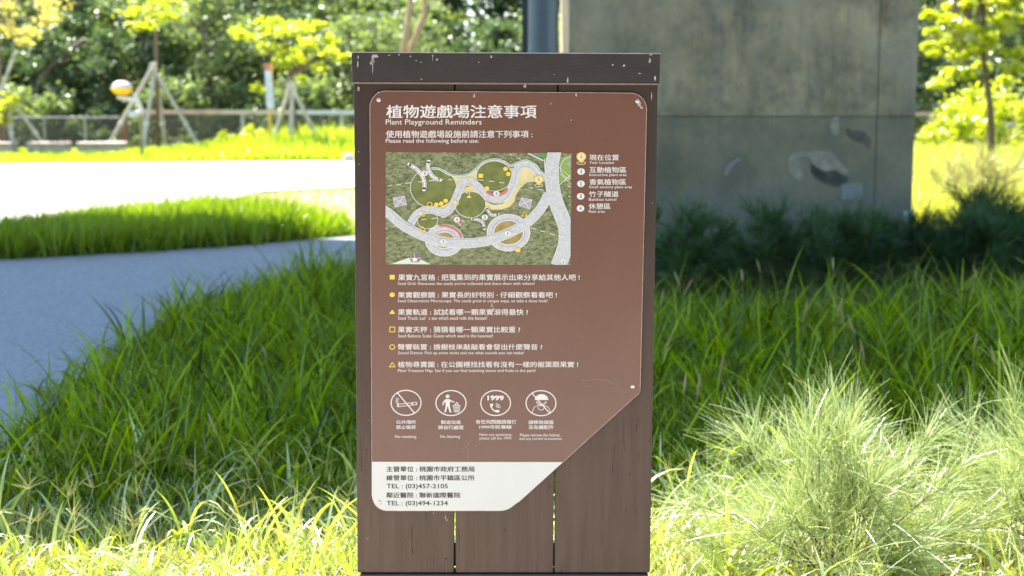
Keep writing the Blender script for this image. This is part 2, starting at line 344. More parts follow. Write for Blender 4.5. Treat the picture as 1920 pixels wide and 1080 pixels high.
def arc(cx, cy, rx, ry, a0, a1, n=7):
    return [(cx+rx*math.cos(R(a0+(a1-a0)*i/n)), cy+ry*math.sin(R(a0+(a1-a0)*i/n))) for i in range(n+1)]
panel_px = (arc(723, 201, 30, 31, 180, 270) + arc(1183, 205, 30, 31, 270, 360) +
            [(1201, 727), (1200.5, 733), (1198, 738), (975, 940)] + arc(938, 914, 40, 44.5, 48, 90, 5) + arc(726, 929, 29, 29.5, 90, 180))
panel_px = [(x, y) for x, y in panel_px]
def panel_mat(name, c, speck):
    m = mat(name, c, 0.26, 0.5, var=0.09, scale=2.2, bump=0.02, bscale=300)
    return m
PAN = panel_mat('panel_brown', (0.121,0.052,0.038), 1)
panel = part('information_panel', prism(XZ(panel_px), YS-0.0035, YS-0.0003), PAN)
D0 = 0.0037
def flat(pts, d=D0):
    g = MB(); q = [S(a, b, d) for a, b in pts]; g.add(q, [tuple(range(len(q)))]); return g
# white contact band, clipped from the panel outline
band_px = [(697.0, 866), (697, 929)] + list(reversed(arc(726, 929, 28, 28.5, 90, 180)))[1:] + list(reversed(arc(938, 914, 39, 43.5, 48, 90, 5))) + [(975, 939), (1055.5, 866.5)]
part('contact_band', flat(band_px), mat('band_white', (0.56,0.56,0.555), 0.4, 0.4, var=0.03, scale=5))
# pale rim painted in as the edge highlight of the plate
cx0, cy0 = 950, 560
def inset(pts, d):
    out = []; n = len(pts)
    for i in range(n):
        a, b, c = pts[i-1], pts[i], pts[(i+1) % n]
        t = Vector((c[0]-a[0], c[1]-a[1])).normalized(); out.append((b[0]-t.y*d, b[1]+t.x*d))
    return out
ip = inset(panel_px, 1.0); g = MB(); n = len(ip)
q = [S(a, b, 0.0036) for a, b in panel_px] + [S(a, b, 0.0036) for a, b in ip]
g.add(q, [(i, (i+1) % n, (i+1) % n + n, i+n) for i in range(n)])
part('panel_rim', g, mat('rim', (0.36,0.26,0.21), 0.5, var=0.3, scale=80))
for (a, b) in ((710,187),(1195,189.5),(1186,725),(712,942)):
    c = S(a, b); r = 0.0042
    g = MB(); prof = [(1.0,0),(0.92,0.0012),(0.55,0.0020),(0.42,0.0020),(0.40,0.0008),(0.0001,0.0008)]
    vs = []; fs = []; nn = 14
    for rr, dd in prof:
        for k in range(nn): an = 2*math.pi*k/nn; vs.append((c[0]+r*rr*math.cos(an), YS-0.0036-dd, c[2]+r*rr*math.sin(an)))
    for i in range(len(prof)-1):
        for k in range(nn): fs.append((i*nn+k, i*nn+(k+1)%nn, (i+1)*nn+(k+1)%nn, (i+1)*nn+k))
    g.add(vs, fs); part('screw', g, mat('screw_steel', (0.55,0.53,0.5), 0.3, metal=0.8), smooth=False)

# ---- lettering
WH = mat('print_white', (0.60,0.57,0.555), 0.42, 0.4); DK = mat('print_dark', (0.028,0.020,0.018), 0.5, 0.4)
YE = mat('print_yellow', (0.68,0.47,0.05), 0.42, 0.4)
def lettering(txt, x0, y0, x1, y1, m=WH, bold=0.0, name='lettering', d=D0, parent=sign):
    cu = bpy.data.curves.new('lettering', 'FONT'); cu.body = txt; cu.size = 1; cu.resolution_u = 2;  cu.fill_mode = 'FRONT'
    tmp = bpy.data.objects.new('tmp', cu); COL.objects.link(tmp)
    bpy.context.view_layer.update()
    me = bpy.data.meshes.new_from_object(tmp.evaluated_get(bpy.context.evaluated_depsgraph_get()))
    bpy.data.objects.remove(tmp); bpy.data.curves.remove(cu)
    n = len(me.vertices); co = np.empty(n*3, dtype=np.float32); me.vertices.foreach_get('co', co); co = co.reshape(-1, 3)
    mn = co.min(0); mxx = co.max(0)
    u = (co[:,0]-mn[0])/(mxx[0]-mn[0]); v = (mxx[1]-co[:,1])/(mxx[1]-mn[1])
    tl, tr, bl, br = (np.array(S(a, b, d)) for a, b in ((x0,y0),(x1,y0),(x0,y1),(x1,y1)))
    W_ = x1-x0; asp = (mxx[0]-mn[0]); bu = bold/asp*0.9; bv = bold/(mxx[1]-mn[1])*0.9
    u = u*(1-2*bu)+bu; v = v*(1-2*bv)+bv
    P = (1-v)[:,None]*((1-u)[:,None]*tl + u[:,None]*tr) + v[:,None]*((1-u)[:,None]*bl + u[:,None]*br) - np.array(sb)
    me.vertices.foreach_set('co', P.astype(np.float32).ravel()); me.materials.clear(); me.materials.append(m); me.update()
    me.name = name
    if bold:
        # heavier strokes: the same ink struck four more times, a hair apart
        ex = (tr-tl)*bu; ez = (bl-tl)*bv; me.calc_loop_triangles()
        T = np.empty(len(me.loop_triangles)*3, dtype=np.int32); me.loop_triangles.foreach_get('vertices', T); T = T.reshape(-1, 3)
        Vs = []; Ts = []
        for i_, (sx_, sz_) in enumerate(((-1,-.6),(1,.6),(-1,.6),(1,-.6),(0,0))):
            Vs.append(P+ex*sx_+ez*sz_+np.array([0,-0.00003*i_,0])); Ts.append(T+len(P)*i_)
        me = fast_mesh(name, np.concatenate(Vs), np.concatenate(Ts), m)
    return link(name, me, parent)
B = 0.012
for t in [
    ('植物遊戲場注意事項', 724.3, 196.5, 1006.2, 221.8, WH, 0.016),
    ('Plant Playground Reminders', 723.3, 223.8, 903.2, 236.6, WH, 0.0),
    ('使用植物遊戲場設施前請注意下列事項 :', 723.6, 244.4, 998.5, 258.5, WH, B),
    ('Please read the following before use:', 723.3, 260.0, 897.7, 270.2, WH, 0.004),
    ('現在位置', 1105.1, 289.6, 1160.5, 300.8, WH, B), ('Your Location', 1105.1, 302.0, 1151.2, 307.4, WH, 0.0),
    ('互動植物區', 1105.1, 312.6, 1174.4, 324.0, WH, B), ('Interactive plant area', 1105, 325.2, 1174.8, 331.8, WH, 0.0),
    ('香氣植物區', 1105.1, 335.4, 1173.8, 346.6, WH, B), ('Smell sensory plant area', 1104.4, 348.0, 1185.2, 354.6, WH, 0.0),
    ('竹子隧道', 1104.4, 358.3, 1159.8, 369.2, WH, B), ('Bamboo tunnel', 1104, 371.0, 1155.6, 376.5, WH, 0.0),
    ('休憩區', 1103.8, 381.0, 1144.6, 392.2, WH, B), ('Rest area', 1104, 393.7, 1134, 399.0, WH, 0.0),
    ('果實九宮格 : 把蒐集到的果實展示出來分享給其他人吧 !', 746.6, 514, 1086.8, 526, WH, B),
    ("Seed Grid: Showcase the seeds you've collected and share them with others!", 745.9, 528.7, 1002, 536, WH, 0.0),
    ('果實觀察鏡 : 果實長的好特別 · 仔細觀察看看吧 !', 745.9, 547.2, 1043.9, 558.7, WH, B),
    ('Seed Observation Microscope: The seeds grow in unique ways, so take a close look!', 745.7, 561.3, 1026.3, 568.6, WH, 0.0),
    ('果實軌道 : 試試看哪一顆果實滾得最快 ?', 745.9, 579.2, 990, 591, WH, B),
    ('Seed Track: Let’  s see which seed rolls the fastest!', 746.2, 593.2, 913, 599.6, WH, 0.0),
    ('果實天秤 : 猜猜看哪一顆果實比較重 ?', 745.9, 612, 975.3, 623.8, WH, B),
    ('Seed Balance Scale: Guess which seed is the heaviest!', 746.2, 626.7, 923.9, 632.7, WH, 0.0),
    ('聲響裝置 : 撿樹枝來敲敲看會發出什麼聲音 ?', 745.9, 644.8, 1016.9, 656, WH, B),
    ('Sound Device: Pick up some sticks and see what sounds you can make!', 746.2, 658.8, 982.3, 666, WH, 0.0),
    ('植物尋寶圖 : 在公園裡找找看有沒有一樣的樹葉跟果實 !', 745.9, 677.7, 1084, 689, WH, B),
    ('Plant Treasure Map: See if you can find matching leaves and fruits in the park!', 746.2, 692.1, 1004.2, 699.3, WH, 0.0),
    ('公共場所', 742.7, 787.8, 780, 795, WH, 0.02), ('禁止吸菸', 742.7, 797.3, 780, 804.7, WH, 0.02), ('No smoking.', 740.9, 815.8, 781.8, 823, WH, 0.0),
    ('製造垃圾', 826.6, 788, 864.3, 795.4, WH, 0.02), ('請自行處理', 821.5, 797.6, 869, 805.2, WH, 0.02), ('No littering.', 825.8, 815.8, 863.9, 823, WH, 0.0),
    ('有任何問題請撥打', 892, 787, 968.4, 795, WH, 0.02), ('1999市民專線', 898.7, 797, 959.4, 804.4, WH, 0.02),
    ('Have any questions,', 899, 812.1, 960, 818.8, WH, 0.0), ('please call the 1999.', 899.3, 818.9, 960, 825.8, WH, 0.0),
    ('請移除頭盔', 991, 788, 1038.2, 795.6, WH, 0.02), ('及有繩配件', 991, 797.3, 1038.2, 804.9, WH, 0.02),
    ('Please remove the helmet .', 975, 812.8, 1052.7, 818.6, WH, 0.0), ('and any corded accessories', 973.9, 820, 1053, 826.4, WH, 0.0),
    ('1999', 913.8, 741.3, 944.8, 751, WH, 0.045),
]: lettering(*t)
for t in [
    ('主管單位 : 桃園市政府工務局', 724.2, 874.3, 889.8, 884.8, DK, 0.016), ('維管單位 : 桃園市平鎮區公所', 724.2, 890.7, 889.8, 901.2, DK, 0.016),
    ('TEL : (03)457-2105', 724.9, 907.0, 839.7, 918.4, DK, 0.014), ('鄰近醫院 : 聯新國際醫院', 724.2, 923.2, 863.3, 933.8, DK, 0.016),
    ('TEL : (03)494-1234', 724.9, 939.0, 839.7, 950.4, DK, 0.014)]:
    lettering(*t, d=D0+0.0003)

# ---- flat print shapes (all in photo pixels, laid on the plate)
class Print:
    """ink shapes on the plate; each call adds polygons at depth d"""
    def __init__(s, fx=lambda a, b: (a, b), clip=None): s.g = MB(); s.fx = fx; s.clip = clip
    def tri(s, p, d):
        if s.clip:
            x0, y0, x1, y1 = s.clip
            for ax, val, sg in ((0, x0, 1), (0, x1, -1), (1, y0, 1), (1, y1, -1)):
                q = []
                for i in range(len(p)):
                    a, b = p[i], p[(i+1) % len(p)]; ia = (a[ax]-val)*sg >= 0; ib = (b[ax]-val)*sg >= 0
                    if ia: q.append(a)
                    if ia != ib: t = (val-a[ax])/(b[ax]-a[ax]); q.append((a[0]+(b[0]-a[0])*t, a[1]+(b[1]-a[1])*t))
                p = q
                if len(p) < 3: return
        s.g.add([S(a, b, d) for a, b in p], [tuple(range(len(p)))])
    def poly(s, pts, d=D0):
        p = [s.fx(*q) for q in pts]; s.tri(p, d); return s
    def ring(s, cx, cy, rx, ry, w, d=D0, a0=0, a1=360, n=40):
        for i in range(n):
            q = []
            for a, rr in ((a0+(a1-a0)*i/n, 0), (a0+(a1-a0)*(i+1)/n, 0), (a0+(a1-a0)*(i+1)/n, w), (a0+(a1-a0)*i/n, w)):
                q.append(s.fx(cx+(rx-rr)*math.cos(R(a)), cy+(ry-rr)*math.sin(R(a))))
            s.tri(q, d)
        return s
    def disc(s, cx, cy, rx, ry, d=D0, n=28):
        return s.poly([(cx+rx*math.cos(2*math.pi*i/n), cy+ry*math.sin(2*math.pi*i/n)) for i in range(n)], d)
    def line(s, pts, w, d=D0, smooth=False, dash=None, cap=False):
        if smooth: pts = spline(pts)
        L = []; n = len(pts)
        for i in range(n):
            a, c = pts[max(i-1, 0)], pts[min(i+1, n-1)]
            tx, ty = c[0]-a[0], c[1]-a[1]; l = math.hypot(tx, ty) or 1; ww = w if not isinstance(w, (list, tuple)) else w[0]+(w[1]-w[0])*i/(n-1)
            L.append(((pts[i][0]-ty/l*ww/2, pts[i][1]+tx/l*ww/2), (pts[i][0]+ty/l*ww/2, pts[i][1]-tx/l*ww/2)))
        acc = 0
        for i in range(n-1):
            seg = math.hypot(pts[i+1][0]-pts[i][0], pts[i+1][1]-pts[i][1]); acc += seg
            if dash and (acc % (dash[0]+dash[1])) > dash[0]: continue
            s.tri([s.fx(*q) for q in (L[i][0], L[i][1], L[i+1][1], L[i+1][0])], d)
        if cap:
            for p in (pts[0], pts[-1]): s.disc(p[0], p[1], w/2, w/2, d, 12)
        return s
    def done(s, name, m, parent=sign, label=None): return part(name, s.g, m, parent, label=label)
def spline(pts, k=10):
    out = []; n = len(pts)
    for i in range(n-1):
        p0, p1, p2, p3 = pts[max(i-1,0)], pts[i], pts[i+1], pts[min(i+2,n-1)]
        for j in range(k):
            t = j/k
            out.append(tuple(0.5*((2*p1[c])+(-p0[c]+p2[c])*t+(2*p0[c]-5*p1[c]+4*p2[c]-p3[c])*t*t+(-p0[c]+3*p1[c]-3*p2[c]+p3[c])*t**3) for c in (0,1)))
    out.append(pts[-1]); return out
def rect(cx, cy, w, h): return [(cx-w/2, cy-h/2), (cx+w/2, cy-h/2), (cx+w/2, cy+h/2), (cx-w/2, cy+h/2)]
# bullet marks
Print().poly(rect(735.4, 519.7, 9.4, 8.4)).done('bullet_mark', YE, label='solid yellow square')
Print().disc(735.4, 552.7, 5.0, 4.4).done('bullet_mark', YE, label='solid yellow disc')
Print().poly([(735.4, 580.4), (741, 588.6), (729.8, 588.6)]).done('bullet_mark', YE, label='solid yellow triangle')
p = Print()
for a in ([(730.2,613.2),(740.8,613.2)], [(730.2,622.2),(740.8,622.2)]): p.line(a, 1.5)
for a in ([(730.8,613.2),(730.8,622.2)], [(740.2,613.2),(740.2,622.2)]): p.line(a, 1.5, D0+0.0001)
p.done('bullet_mark', YE, label='hollow yellow square')
Print().ring(735.4, 650.7, 5.6, 4.9, 1.6).done('bullet_mark', YE, label='hollow yellow ring')
def hollow_tri(p, cx, cy, r, w, d):
    q = [(cx, cy-r*0.95), (cx+r*1.1, cy+r*0.75), (cx-r*1.1, cy+r*0.75)]
    for i in range(3): p.line([q[i], q[(i+1)%3]], w, d+0.00004*i, cap=True)
p = Print(); hollow_tri(p, 735.4, 684.2, 4.9, 1.5, D0); p.done('bullet_mark', YE, label='hollow yellow triangle')
# legend
def number_disc(n, cx, cy, rx, ry, d=D0):
    o = Print().disc(cx, cy, rx, ry, d).done('number_disc', mat('print_pale', (0.58,0.58,0.575), 0.42, 0.4))
    w = 0.34 if n != 1 else 0.15
    lettering(str(n), cx-rx*w, cy-ry*0.58, cx+rx*w, cy+ry*0.58, mat('print_slate', (0.10,0.13,0.16), 0.5), 0.02, d=d+0.0002)
for n, cx, cy in ((1,1089.6,321.7),(2,1089.2,344.6),(3,1088.8,368.1),(4,1088.4,390.7)): number_disc(n, cx, cy, 7.1, 6.1)
def pin(cx, top, s=1.0, d=D0):
    p = Print(); p.ring(cx, top+20.2*s, 8.6*s, 3.1*s, 1.0*s, d); p.done('location_pin', WH, label='white ring under the map pin')
    p = Print(); r = 9.0*s
    p.poly([(cx+r*math.cos(R(a)), top+r*0.92+r*0.92*math.sin(R(a))) for a in range(150, 391, 15)] + [(cx, top+20.6*s)], d+0.0002)
    p.done('location_pin', YE, label='yellow drop-shaped map pin')
    Print().disc(cx, top+r*0.92, 5.5*s, 5.1*s, d+0.0004).done('location_pin', WH, label='white disc in the map pin')
    Print().disc(cx, top+r*0.92-1.6*s, 1.6*s, 1.4*s, d+0.0006).poly([(cx-3*s, top+r*0.92+2.4*s), (cx-2.2*s, top+r*0.92+0.8*s), (cx+2.2*s, top+r*0.92+0.8*s), (cx+3*s, top+r*0.92+2.4*s)], d+0.0006).done('location_pin', mat('print_slate'), label='tiny person mark in the map pin')
pin(1090, 285.4)
# pictograms
f1 = lambda a, b: (700+a/8.31, 710+b/8.31)
f2 = lambda a, b: (880+a/8.31, 710+b/8.31)
p = Print(f1); p.ring(510,377,241,203,16, n=56); p.line([(375,222),(645,540)], 17, D0+.0001)
p.line(spline([(352,300),(366,325),(350,350),(368,385),(372,395)]), 9); p.line(spline([(378,303),(390,325),(376,350),(392,380),(398,392)]), 9)
for a in ([(370,402),(600,376)], [(374,438),(604,412)]): p.line(a, 10)
for a in ([(372,396),(378,442)], [(385,396),(391,442)], [(598,372),(604,416)], [(612,370),(617,414)], [(674,364),(680,408)]): p.line(a, 11, D0+.00005)
for a in ([(612,373),(676,366)], [(616,411),(680,404)]): p.line(a, 10, D0+.00002)
p.done('pictogram', WH, label='white no smoking pictogram in a ring')
p = Print(f1); p.ring(1210,380,243,203,16, n=56); p.disc(1157,275,30,26)
p.poly([(1122,322),(1140,316),(1178,316),(1196,326),(1190,420),(1172,432),(1145,432),(1128,420)])
p.line([(1135,325),(1100,360),(1085,408)], 24, D0+.0001, cap=True); p.line([(1180,325),(1215,352),(1258,364)], 20, D0+.0001, cap=True)
p.line([(1143,400),(1136,460),(1118,516)], (30,24), D0+.00015); p.line([(1173,400),(1184,460),(1200,516)], (30,24), D0+.00015)
p.poly(rect(1118,518,26,12), D0+.0002); p.poly(rect(1201,518,26,12), D0+.0002)
for c in ((1280,400),(1318,398),(1300,376)): p.disc(*c, 13, 11)
p.line([(1236,420),(1360,420)], 9)
for i in range(5): x0 = 1246+i*26; x1 = 1262+i*18; p.line([(x0,424),(x1,520)], 7)
for y in (448,472,496): p.line([(1250,y),(1348,y)], 6, D0+.00005)
p.line([(1260,520),(1338,520)], 9, D0+.00007)
p.done('pictogram', WH, label='white person dropping litter in a basket pictogram')
p = Print(f2); p.ring(410,380,240,203,16, n=56)
p.poly([(322,392),(366,388),(372,398),(366,428),(352,436),(360,462),(385,484),(404,494),(418,488),(462,488),(470,496),(462,526),(430,528),(390,512),(350,478),(326,436)])
for k, r in enumerate((34, 56, 80)): p.ring(406,456,r,r*0.92,9, D0, -84, 2, 12)
p.done('pictogram', WH, label='white telephone pictogram in a ring')
p = Print(f2); p.ring(1117,382,241,203,16, n=56)
p.poly([(1018,332),(1018,318)] + [(1125+104*math.cos(R(a)), 330+88*math.sin(R(a))) for a in range(188,354,12)] + [(1232,320),(1232,332)])
p.ring(1122,345,84,72,9, D0+.0001, 8, 172, 20); p.ring(1122,340,68,62,7, D0+.0001, 8, 172, 20)
p.line(spline([(982,530),(996,480),(1020,440),(1060,424),(1120,423),(1180,424),(1222,440),(1250,480),(1264,524)]), 9, D0+.00012)
p.line([(980,232),(1250,536)], 16, D0+.0002)
for k in range(9): a = R(170-20*k); p.disc(1118+50*math.cos(a), 440+50*math.sin(a), 7, 7, D0+.00016, 8)
p.ring(1118,440,50,50,4, D0+.00014, 10, 170, 16)
p.done('pictogram', WH, label='white crossed-out helmet and necklace pictogram')

# ---- the park map (traced shapes, in a 4.5x enlargement of the photograph)
fm = lambda a, b: (700+a/4.5, 270+b/4.5)
CL = (723, 285.8, 1069.8, 496.4)
def PR(): return Print(fm, CL)
lawn = mat('map_lawn', (0.050,0.068,0.022), 0.5, 0.35, var=0.5, scale=110, col2=(0.235,0.25,0.135), stretch=(1,1,2.0))
mp = flat([(722.8,285),(1072,287.4),(1069.5,496.6),(723.2,496.4)], D0); pm = part('park_map', mp, lawn, label='illustrated map of the park')
olive = mat('map_olive', (0.125,0.145,0.040), 0.5, 0.35, var=0.22, scale=60); sandm = mat('map_sand', (0.52,0.46,0.24), 0.5, 0.35, var=0.1, scale=30)
grey = mat('map_grey', (0.42,0.43,0.45), 0.5, 0.35, var=0.12, scale=160); lil = mat('map_lilac', (0.30,0.29,0.36), 0.5, 0.35)
red = mat('map_red', (0.42,0.14,0.11), 0.5, 0.35, var=0.1, scale=60); teal = mat('map_teal', (0.05,0.30,0.22), 0.5, 0.35); brn = mat('map_brown', (0.27,0.20,0.07), 0.5, 0.35, var=0.2, scale=60)
lav = mat('map_lavender', (0.27,0.27,0.36), 0.5, 0.35); blk = mat('map_black', (0.05,0.05,0.05), 0.5, 0.35); lgreen = mat('map_green', (0.20,0.30,0.07), 0.5, 0.35)  # lavender ink for the printed path edges
Z = lambda k: D0 + 0.00015*k
def mdone(p, name, m, label=None): return part(name, p.g, m, pm, label=label)
# light greens at the edges
mdone(PR().poly([(1370,76),(1478,76),(1440,128)], Z(1)), 'lawn_area', mat('map_bright', (0.06,0.22,0.05), 0.5), 'bright green lawn corner')
mdone(PR().poly([(1580,110),(1676,100),(1676,300),(1620,320),(1560,330),(1556,250)], Z(1)), 'lawn_area', lgreen)
mdone(PR().poly([(148,1012),(300,960),(330,990),(370,960),(484,1014)], Z(2)), 'paved_area', mat('map_mint', (0.52,0.56,0.46), 0.5))
# sand
p = PR(); p.poly([(640,262),(720,272),(800,262),(875,215),(876,300),(800,290),(740,320),(710,375),(690,370)], Z(1))
p.poly([(1150,205),(1215,205),(1180,262),(1165,240)], Z(1)); p.poly([(735,410),(760,370),(830,352),(885,408)], Z(1))
p.poly([(530,560),(560,530),(650,490),(665,520),(620,570),(560,570)], Z(1))
p.poly([(1225,200),(1270,185),(1330,195),(1400,300),(1440,318),(1300,322),(1240,370),(1200,440),(1190,490),(1150,530),(1080,555),(1000,556),(945,530),(945,480),(1010,515),(1090,505),(1150,450),(1190,360)], Z(1))
mdone(p, 'sand_area', sandm)
# lawns with white outlines
for cx, cy, rx, ry in ((507,370,192,167),(1020,270,148,124),(818,510,128,108),(458,642,84,72)):
    mdone(PR().disc(cx,cy,rx+5,ry+5,Z(2),44), 'lawn_outline', WH); mdone(PR().disc(cx,cy,rx,ry,Z(3),44), 'lawn_area', olive)
main = spline([(60,540),(150,600),(230,670),(300,715),(440,780),(600,825),(780,838),(960,815),(1130,755),(1280,675),(1380,585),(1440,500),(1480,420)])
wig = spline([(1470,290),(1400,258),(1345,190),(1270,168),(1215,215),(1180,330),(1130,430),(1050,468),(960,440),(885,362),(805,312),(745,345),(700,450),(650,545),(590,580),(500,555),(430,560),(365,595),(315,670)])
right = spline([(1530,60),(1508,180),(1508,300),(1520,400),(1545,500),(1585,600),(1625,720),(1620,860),(1560,1030)])
for cx, cy, rx, ry, ix, iy in ((600,812,163,137,92,72),(1140,748,184,158,128,106)):
    mdone(PR().disc(cx,cy,rx,ry,Z(4),48), 'path_outline', WH); mdone(PR().disc(cx,cy,rx-6,ry-6,Z(5),48), 'path', grey)
    mdone(PR().ring(cx,cy,ix+14,iy+13,6,Z(5.5)), 'path_edge', lav)
    mdone(PR().disc(cx,cy,ix,iy,Z(6),40), 'lawn_outline', WH); mdone(PR().disc(cx,cy,ix-6,iy-6,Z(7),40), 'planting_bed', brn)
p = PR(); p.line(main, 84, Z(8)); p.line(wig, 66, Z(8.3)); p.line(right, (112,132), Z(8.6)); mdone(p, 'path_outline', WH)
p = PR(); p.line(main, 76, Z(9)); p.line(wig, 57, Z(9.3)); p.line(right, (102,122), Z(9.6)); mdone(p, 'path', grey)
p = PR(); p.line([(x-3, y+22) for x, y in wig], 4, Z(10)); p.line([(x-8, y-32) for x, y in main[12:90]], 3.5, Z(10.1)); mdone(p, 'path_edge', lav)
tl = spline([(490,205),(560,212),(640,255),(720,270),(800,256),(860,215),(930,155),(1020,130),(1100,148),(1160,182),(1220,158),(1290,140),(1350,168),(1400,225),(1450,258)])
mdone(PR().line(tl, 19, Z(11)), 'line_edge', WH); mdone(PR().line(tl, 7, Z(12)), 'fitness_trail', teal)
for q, w in (([(955,400),(1000,424),(1045,430),(1100,412),(1132,378)],26),([(556,688),(620,692),(680,712),(725,750),(745,790)],20)): mdone(PR().line(spline(q), w, Z(11)), 'bench_area', red)
# small shelters
for q in ([(663,630),(690,604),(712,606),(700,622),(690,640)], [(738,684),(716,664),(750,640),(770,658)]): mdone(PR().poly(q, Z(3)), 'bench_area', red)
p = PR(); p.line([(655,628),(690,600),(715,608)], 5, Z(3.5)); p.line([(742,688),(712,664)], 5, Z(3.5)); p.line([(742,640),(770,656)], 5, Z(3.5)); mdone(p, 'line_edge', WH)
for q in ([(166,456),(262,438),(280,512),(184,532)], [(1250,452),(1340,470),(1320,550),(1226,516)]):
    mdone(PR().poly(q, Z(3)), 'pavilion_roof', lil)
    p = PR(); p.line([q[0], q[2]], 5, Z(4)); p.line([q[1], q[3]], 5, Z(4.2))
    for i in range(4): p.line([q[i], q[(i+1)%4]], 3.5, Z(4.4+i*0.1))
    mdone(p, 'line_edge', WH)
mdone(PR().poly([(302,958),(340,922),(392,928),(406,958),(384,1000),(322,996)], Z(4)), 'pavilion_roof', mat('map_plum', (0.16,0.12,0.16), 0.5))
p = PR(); p.line([(310,960),(350,975),(400,958)], 5, Z(5)); p.disc(350,975,20,16,Z(5.2)); p.line([(345,920),(350,975),(330,1000)], 4, Z(5.4)); p.line([(352,975),(384,1004)], 4, Z(5.5)); mdone(p, 'line_edge', WH)
# bamboo tunnels: white casing with black slats
tun = [spline([(304,172),(370,215),(415,275),(432,330),(428,382)]), spline([(468,148),(462,200),(490,260),(525,290),(562,302)]),
       spline([(958,540),(980,580),(1010,600),(1052,592)]), spline([(836,632),(890,640),(925,665),(936,712)])]
for i, t in enumerate(tun):
    w = 34 if i < 2 else 26
    mdone(PR().line(t, w, Z(13+i*.1), cap=True), 'tunnel', WH)
    p = PR()
    for s_ in (-1, 1):
        q = []
        for k in range(len(t)):
            a, c = t[max(k-1,0)], t[min(k+1,len(t)-1)]; l = math.hypot(c[0]-a[0], c[1]-a[1])
            q.append((t[k][0]-(c[1]-a[1])/l*s_*w*0.26, t[k][1]+(c[0]-a[0])/l*s_*w*0.26))
        p.line(q, 4.5, Z(14.5), dash=(16, 7))
    mdone(p, 'tunnel_slats', blk)
# dashed survey line and edges
p = PR()
for a in ([(122,354),(160,350)], [(195,345),(235,338)], [(268,332),(322,324)], [(382,320),(430,314)], [(470,310),(520,304)], [(545,303),(590,300)], [(632,300),(666,300)], [(715,296),(760,294)],
          [(888,300),(932,306)], [(976,311),(1020,316)], [(1062,322),(1104,328)], [(1146,336),(1190,344)], [(1225,350),(1268,357)], [(1310,366),(1350,373)], [(1395,382),(1435,388)], [(1478,400),(1520,408)], [(1560,418),(1600,432)], [(1645,440),(1676,446)],
          [(408,638),(448,632)], [(492,628),(536,624)], [(575,618),(620,614)], [(166,694),(206,688)], [(106,712),(120,708)],
          [(1330,708),(1372,718)], [(1410,732),(1450,742)], [(1490,756),(1530,766)], [(1560,778),(1606,790)], [(1150,80),(1172,94)], [(1210,112),(1246,132)], [(1480,270),(1530,292)], [(1640,350),(1676,372)]):
    p.line(a, 6, Z(15))
p.line([(1310,80),(1436,140)], 9, Z(15.2)); p.line([(1450,120),(1566,196),(1676,290)], 4, Z(15.4)); p.line([(1570,345),(1676,250)], 6, Z(15.5)); p.line([(1576,250),(1676,345)], 4, Z(15.6)); p.ring(1676,200,100,96,5,Z(15.7))
p.line([(1445,125),(1450,240)], 7, Z(15.8))
mdone(p, 'dashed_line', WH)['kind'] = 'stuff'
mdone(PR().poly([(1630,165),(1676,130),(1676,190),(1648,186)], Z(5)), 'pavilion_roof', lil)
# yellow marks on the map
for c in ((907,267),(1221,894)): mdone(PR().poly(rect(*c,40,34), Z(16)), 'activity_mark', YE)
for c in ((1115,209),(1139,252),(959,373),(611,478),(573,502),(532,511)): mdone(PR().disc(*c, 20, 18, Z(16), 18), 'activity_mark', YE)
for c in ((475,509),(700,496)): mdone(PR().ring(*c,24,21,6,Z(16)), 'activity_mark', YE)
for q in ([(806,330),(826,354),(786,354)], [(808,424),(830,454),(786,454)]): mdone(PR().poly(q, Z(16)), 'activity_mark', YE)
for c in ((415,714),(1275,590)): p = PR(); hollow_tri(p, *c, 22, 6, Z(16)); mdone(p, 'activity_mark', YE)
p = PR()
for a in ([(388,572),(434,572)], [(388,606),(434,606)]): p.line(a, 6, Z(16))
for a in ([(391,572),(391,606)], [(431,572),(431,606)]): p.line(a, 6, Z(16.3))
mdone(p, 'activity_mark', YE)
p = PR(); p.poly(rect(398,586,22,22), Z(15.9)); p.poly(rect(690,492,18,22), Z(15.9)); p.poly(rect(790,412,12,12), Z(15.9)); p.poly(rect(812,414,12,12), Z(15.9)); mdone(p, 'line_edge', WH)
for n, a, b in ((3,434,246),(4,1039,417),(4,706,637),(3,940,617),(2,592,822),(1,1135,753)):
    x, y = fm(a, b); number_disc(n, x, y, 5.9, 5.3, Z(18))
x, y = fm(1395, 264); pin(x, y, 0.93, Z(17))
x, y = fm(1603, 985); Print().disc(x, y, 4.6, 4.3, Z(17)).done('compass_mark', mat('print_pale')); Print().poly([(x-1.2,y+3.2),(x+1.4,y-3.2),(x+1.0,y+3.2)], Z(18)).done('compass_mark', blk)

